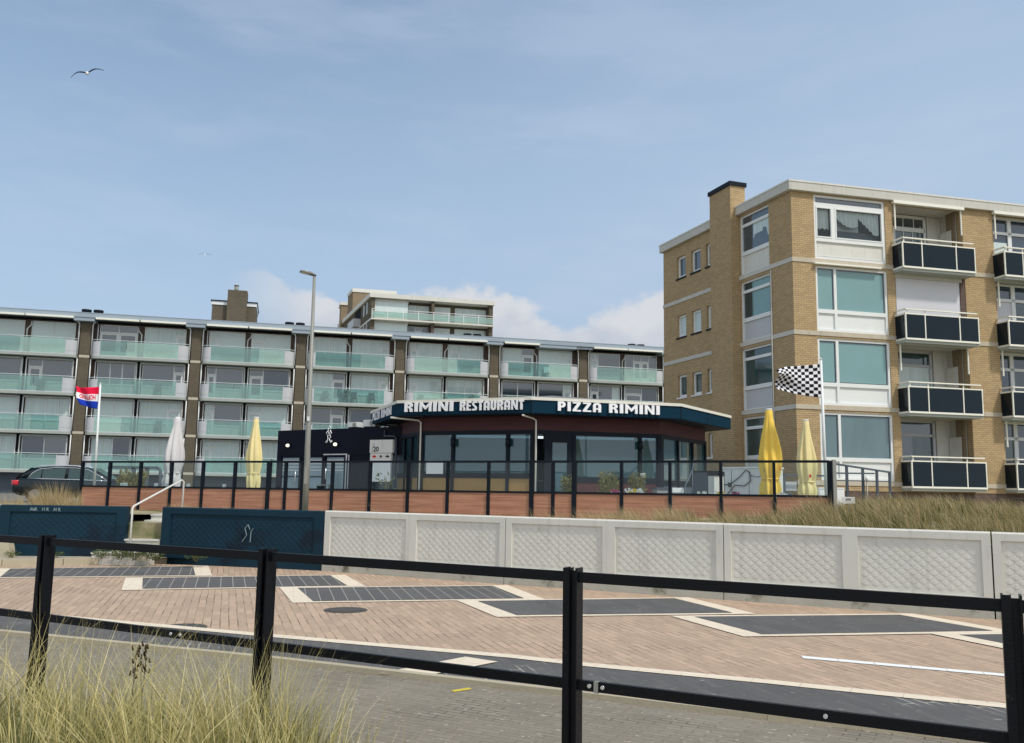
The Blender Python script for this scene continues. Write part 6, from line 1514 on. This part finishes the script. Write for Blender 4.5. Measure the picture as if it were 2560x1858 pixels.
# marram along the top of the white wall and over the dune on the right
dr, dg = GB(), GB()
def on_dune(s, t): return wf(s, t, dune_z(s, t))
for i in range(620):
    s = random.uniform(3.0, 21.0); t = -random.uniform(.22, 3.0)
    dens_ = 0.20 + .8 * max(0, min(1, (s - 3.5) / 4)); 
    if random.random() > dens_: continue
    h = random.uniform(.22, .50) + (.10 if s > 8.5 else 0)
    blades(dr, on_dune(s, t), 24, h * 1.05, .10, .35, .008, .5, 3, .6, wind=(-.55, -.05))
    if s > 6.6: blades(dg, on_dune(s, t), 40, h * .70, .15, .40, .010, .5, 3, .5, wind=(-.30, -.05))
    elif random.random() < .25: blades(dg, on_dune(s, t), 8, h * .4, .12, .4, .007, .5, 3, .5, wind=(-.2, 0))
for i in range(620):
    s = random.uniform(8.6, 27.0); t = -random.uniform(2.2, 13.0); h = random.uniform(.26, .54)
    blades(dr, on_dune(s, t), 22, h * 1.15, .16, .35, .011, .5, 3, .6, wind=(-.55, -.05)); blades(dg, on_dune(s, t), 30, h * .85, .20, .45, .013, .5, 3, .5, wind=(-.25, -.05))
for px, n, h in ((1020, 40, .20), (1060, 150, .30), (1085, 60, .25), (1200, 30, .22), (1300, 120, .36), (1345, 80, .3), (1470, 300, .46), (1500, 260, .44), (1560, 120, .38), (1590, 340, .54), (1630, 260, .46), (1680, 160, .36), (1750, 220, .40), (880, 14, .26), (940, 12, .2), (835, 26, .45)):
    p = at(px, 1270, 19.0); k = .0
    for q in range(8):
        s_, _ = on_plane(px + random.uniform(-20, 20), 1280, (W0.x, W0.y), WPSI); t_ = -random.uniform(.3, 1.6)
        blades(dr, on_dune(s_ + .3, t_), max(2, n // 8), h * 1.05, .14, .35, .006, .5, 4, .7, wind=(-.60, -.05))
dr.build('wall_top_grass', M['marramdry'], kind='stuff'); dg.build('dune_grass', M['marramgreen'], kind='stuff')
# tussocks behind the navy walls on the left and by the stairs
lg, lgg = GB(), GB()
for px, Y, n, h, z in ((-30, 21, 160, .42, .95), (30, 21.5, 160, .42, .95), (75, 21.0, 150, .42, .95), (110, 20.8, 200, .50, 1.0), (135, 20.9, 260, .60, 1.0), (160, 21.0, 200, .48, 1.0), (185, 20.9, 180, .46, 1.0), (120, 20.5, 200, .40, 1.0), (170, 20.4, 160, .38, 1.0), (455, 20.4, 120, .40, 1.0), (480, 20.4, 90, .34, 1.0), (500, 20.6, 50, .30, 1.0), (560, 20.5, 40, .34, 1.0), (590, 20.4, 30, .28, 1.0), (640, 20.3, 20, .2, 1.0), (245, 20.6, 12, .26, 1.0), (695, 20.5, 14, .25, 1), (830, 20.2, 20, .42, 1.0)):
    h = h * (1.45 if px < 200 else 1.0); p = at(px, 1270, Y); blades(lg, (p.x, p.y, z), int(n * 1.3), h, .19, .35, .007, .5, 4, .6, wind=(-.45 if px > 300 else -.25, 0)); blades(lgg, (p.x, p.y, z), n // 5, h * .6, .2, .4, .008, .5, 3, .5, wind=(-.2, 0))
lg.build('tussock_grass', M['marramdry'], kind='stuff'); lgg.build('tussock_undergrowth', M['marramgreen'], kind='stuff')
# yellowish shrub seen through the second screen bay, bamboo in planters, weeds, flowers
def leafy(name, label, cat, p, r_, h, n, mat, lsz=.05, group=None, pot=None, upright=.6):
    r0 = root(name, label, cat, tuple(p), 0, group); b = MB(); stm = MB()
    for i in range(max(4, n // 40)):
        a = random.uniform(0, 6.28); q = Vector((math.cos(a), math.sin(a), 0)) * r_ * random.uniform(.2, .9); stm.tube([(q.x * .25, q.y * .25, 0), (q.x * .6, q.y * .6, h * .5), (q.x, q.y, h * random.uniform(.7, 1))], .006, 4)
    for i in range(n):
        t = random.random() ** .7; a = random.uniform(0, 6.28); rr = r_ * math.sqrt(random.random()) * (.35 + .65 * math.sin(min(1, t * 1.25) * math.pi * .62)); q = Vector((math.cos(a) * rr, math.sin(a) * rr, h * t * random.uniform(.8, 1.05) + .03))
        d_ = Vector((math.cos(a) + random.gauss(0, .5), math.sin(a) + random.gauss(0, .5), upright + random.gauss(0, .5))).normalized() * lsz * random.uniform(.6, 1.4); s_ = d_.cross(Vector((random.gauss(0, 1), random.gauss(0, 1), random.gauss(0, 1)))).normalized() * lsz * .18
        b.quad(q, q + d_ * .5 + s_, q + d_, q + d_ * .5 - s_)
    b.build('foliage', M[mat], r0); stm.build('stem', M['bamboo'], r0)
    if pot: MB().loft([[(rr * math.cos(t), rr * math.sin(t), z) for t in np.linspace(0, 6.283, 17)[:-1]] for rr, z in ((pot * .75, -.0), (pot, .28), (pot * 1.05, .30))], True).build('pot', M['pot'], r0)
    return r0
random.seed(5)
p = at(330, 1216, 27.5); leafy('shrub', 'yellow green spiky shrub beyond the second screen bay', 'shrub', (p.x, p.y, 1.15), .38, .85, 500, 'bamboo', .16, upright=1.2)
for px, top, Y, r_, lab in ((1521, 1184, 23.0, .24, 'large bushy bamboo in a planter left of the wide screen post'), (1593, 1190, 22.6, .18, 'narrow bamboo in a planter under the dark parasol'), (1420, 1192, 23.4, .15, 'small thin bamboo plant beside the glazed door')):
    p = at(px, top, Y); leafy('bamboo', lab, 'plant', (p.x, Y, FZ), r_, p.z - FZ, 800, 'bamboo', .09, 'bamboo plants on the terrace', pot=.16)
p = at(965, 1205, 26.2); leafy('potted_plant', 'scraggly plant in a tapered grey pot before the white notice board', 'plant', (p.x, p.y, FZ + .0), .26, at(960, 1185, 26.2).z - FZ, 70, 'weed', .12, pot=.26)
for px, py, Y, r_, h, n, lab in ((300, 1398, 18.75, .20, .22, 260, 'low green weed clump left of the small concrete stone'), (334, 1400, 18.65, .24, .26, 320, 'bushy weed clump touching the left side of the small stone'), (252, 1395, 18.8, .15, .16, 140, 'sparse weeds at the foot of the lowest stair'), (385, 1398, 18.7, .26, .22, 320, 'weed clump right of the small concrete stone'), (492, 1396, 18.6, .24, .2, 240, 'dark green weeds where the kerb meets the navy wall'), (140, 1390, 18.95, .16, .08, 90, 'thin weeds along the bottom of the left navy wall'), (30, 1392, 18.8, .14, .09, 60, 'brownish weed beside the large concrete stone')):
    p = at(px, py, Y); leafy('weed', lab, 'weed', (p.x, p.y, KZ), r_, h, n, 'weed', .06, 'weeds along the navy wall', upright=.4)
def flowers(px, py, Y, n, mats, lab, w=.22):
    p = at(px, py, Y); r0 = root('flower_box', lab, 'flower box', (p.x, p.y, FZ), FPSI, 'flower boxes behind the screen'); z = p.z - FZ
    MB().box(-w - .05, w + .05, -.09, .09, 0, z - .10).build('box', M['pot'], r0)
    fo = MB()
    for i in range(90): q = Vector((random.uniform(-w, w), random.uniform(-.08, .08), z - .12 + random.uniform(0, .10))); a = random.uniform(0, 6.28); fo.quad(q, q + Vector((.03 * math.cos(a), .03 * math.sin(a), .03)), q + Vector((.05 * math.cos(a), .05 * math.sin(a), .04)), q + Vector((.03 * math.cos(a + .6), .03 * math.sin(a + .6), .02)))
    fo.build('leaves', M['weed'], r0); pb = {m_: MB() for m_ in mats}
    for i in range(n):
        q = Vector((random.uniform(-w, w), random.uniform(-.10, .02), z + random.uniform(-.06, .05))); m_ = mats[int((q.x + w) / (2 * w) * len(mats) * .999)] if random.random() < .75 else random.choice(mats)
        for j in range(6):
            a = j * 1.047 + random.random(); e = .030; pb[m_].quad(q, q + Vector((e * math.cos(a), -.012, e * math.sin(a))), q + Vector((e * 1.3 * math.cos(a + .5), -.006, e * 1.3 * math.sin(a + .5))), q + Vector((e * math.cos(a + 1), -.012, e * math.sin(a + 1))))
    for m_, b in pb.items():
        if b.f: b.build('blossom', M[m_], r0)
flowers(1560, 1228, 20.6, 26, ['petp', 'petw', 'petw'], 'flower box with pink and white blooms left of the yellow one', .28)
flowers(1590, 1229, 20.5, 26, ['pety', 'pety', 'petw'], 'flower box full of yellow blooms under the dark parasol', .16)
flowers(1770, 1236, 19.8, 24, ['petw', 'petw'], 'flower box with white blooms left of the white counter', .22)
flowers(1820, 1238, 19.6, 30, ['pety', 'petw', 'petp'], 'flower box with mixed blooms below the white store', .24)
flowers(1914, 1240, 19.25, 16, ['pety'], 'small yellow flower box at the foot of the bright parasol', .11)
flowers(1953, 1239, 19.15, 22, ['petw'], 'white flower box between the two yellow parasols', .14)
for px, py, Y, lab in ((1607, 1190, 24.0, 'white flower pot on the sill near the dark parasol'),): 
    p = at(px, py, Y); wp = root('flower_pot', lab, 'pot', (p.x, p.y, p.z - .10)); MB().loft([[(r_ * math.cos(t), r_ * math.sin(t), z) for t in np.linspace(0, 6.283, 15)[:-1]] for r_, z in ((.05, 0), (.07, .16), (.075, .17))], True).build('pot', M['potw'], wp); MB().box(-.06, .06, -.06, .06, -(p.z - .10 - FZ), 0).build('stand', M['bluegrey'], wp)

# ------------------------------------------------------------------ every loose piece of a part becomes a part of its own
def split_pieces(o):
    me = o.data; n = len(me.vertices); par = list(range(n))
    def fd(i):
        while par[i] != i: par[i] = par[par[i]]; i = par[i]
        return i
    for p in me.polygons:
        v = p.vertices
        for a in v[1:]:
            x, y = fd(v[0]), fd(a)
            if x != y: par[x] = y
    gr = {}
    for p in me.polygons: gr.setdefault(fd(p.vertices[0]), []).append(p.index)
    if len(gr) < 2: return
    co = [tuple(v.co) for v in me.vertices]; uvd = me.uv_layers[0].data if me.uv_layers else None
    pieces = list(gr.values()); mats = list(me.materials); base = o.name.split('.')[0]
    for k, fs in enumerate(pieces):
        idx = {}; vs, ff, uu, sm = [], [], [], []
        for f in fs:
            p = me.polygons[f]; q = []
            for li in p.loop_indices:
                vi = me.loops[li].vertex_index
                if vi not in idx: idx[vi] = len(vs); vs.append(co[vi])
                q.append(idx[vi]); uu.append(tuple(uvd[li].uv) if uvd else (0, 0))
            ff.append(q); sm.append(p.use_smooth)
        nm = bpy.data.meshes.new(base); nm.from_pydata(vs, [], ff); nm.update(); nm.polygons.foreach_set('use_smooth', sm)
        ul = nm.uv_layers.new(name='uv')
        for li, q in enumerate(uu): ul.data[li].uv = q
        for mt in mats: nm.materials.append(mt)
        if k == 0: o.data = nm
        else:
            c = o.copy(); c.data = nm; COL.objects.link(c); c.parent = o.parent
for o in list(bpy.data.objects):
    if o.type == 'MESH' and o.parent and o.name.split('.')[0] in ('band', 'eaves_box', 'post', 'end_panel', 'arm', 'leg', 'curtain', 'awning_guide', 'corner_post', 'glow_strip', 'back_wall', 'lining', 'roof_vent', 'handrail_post', 'door_gap', 'wire', 'door_trim', 'stem_', 'side_band'): split_pieces(o)
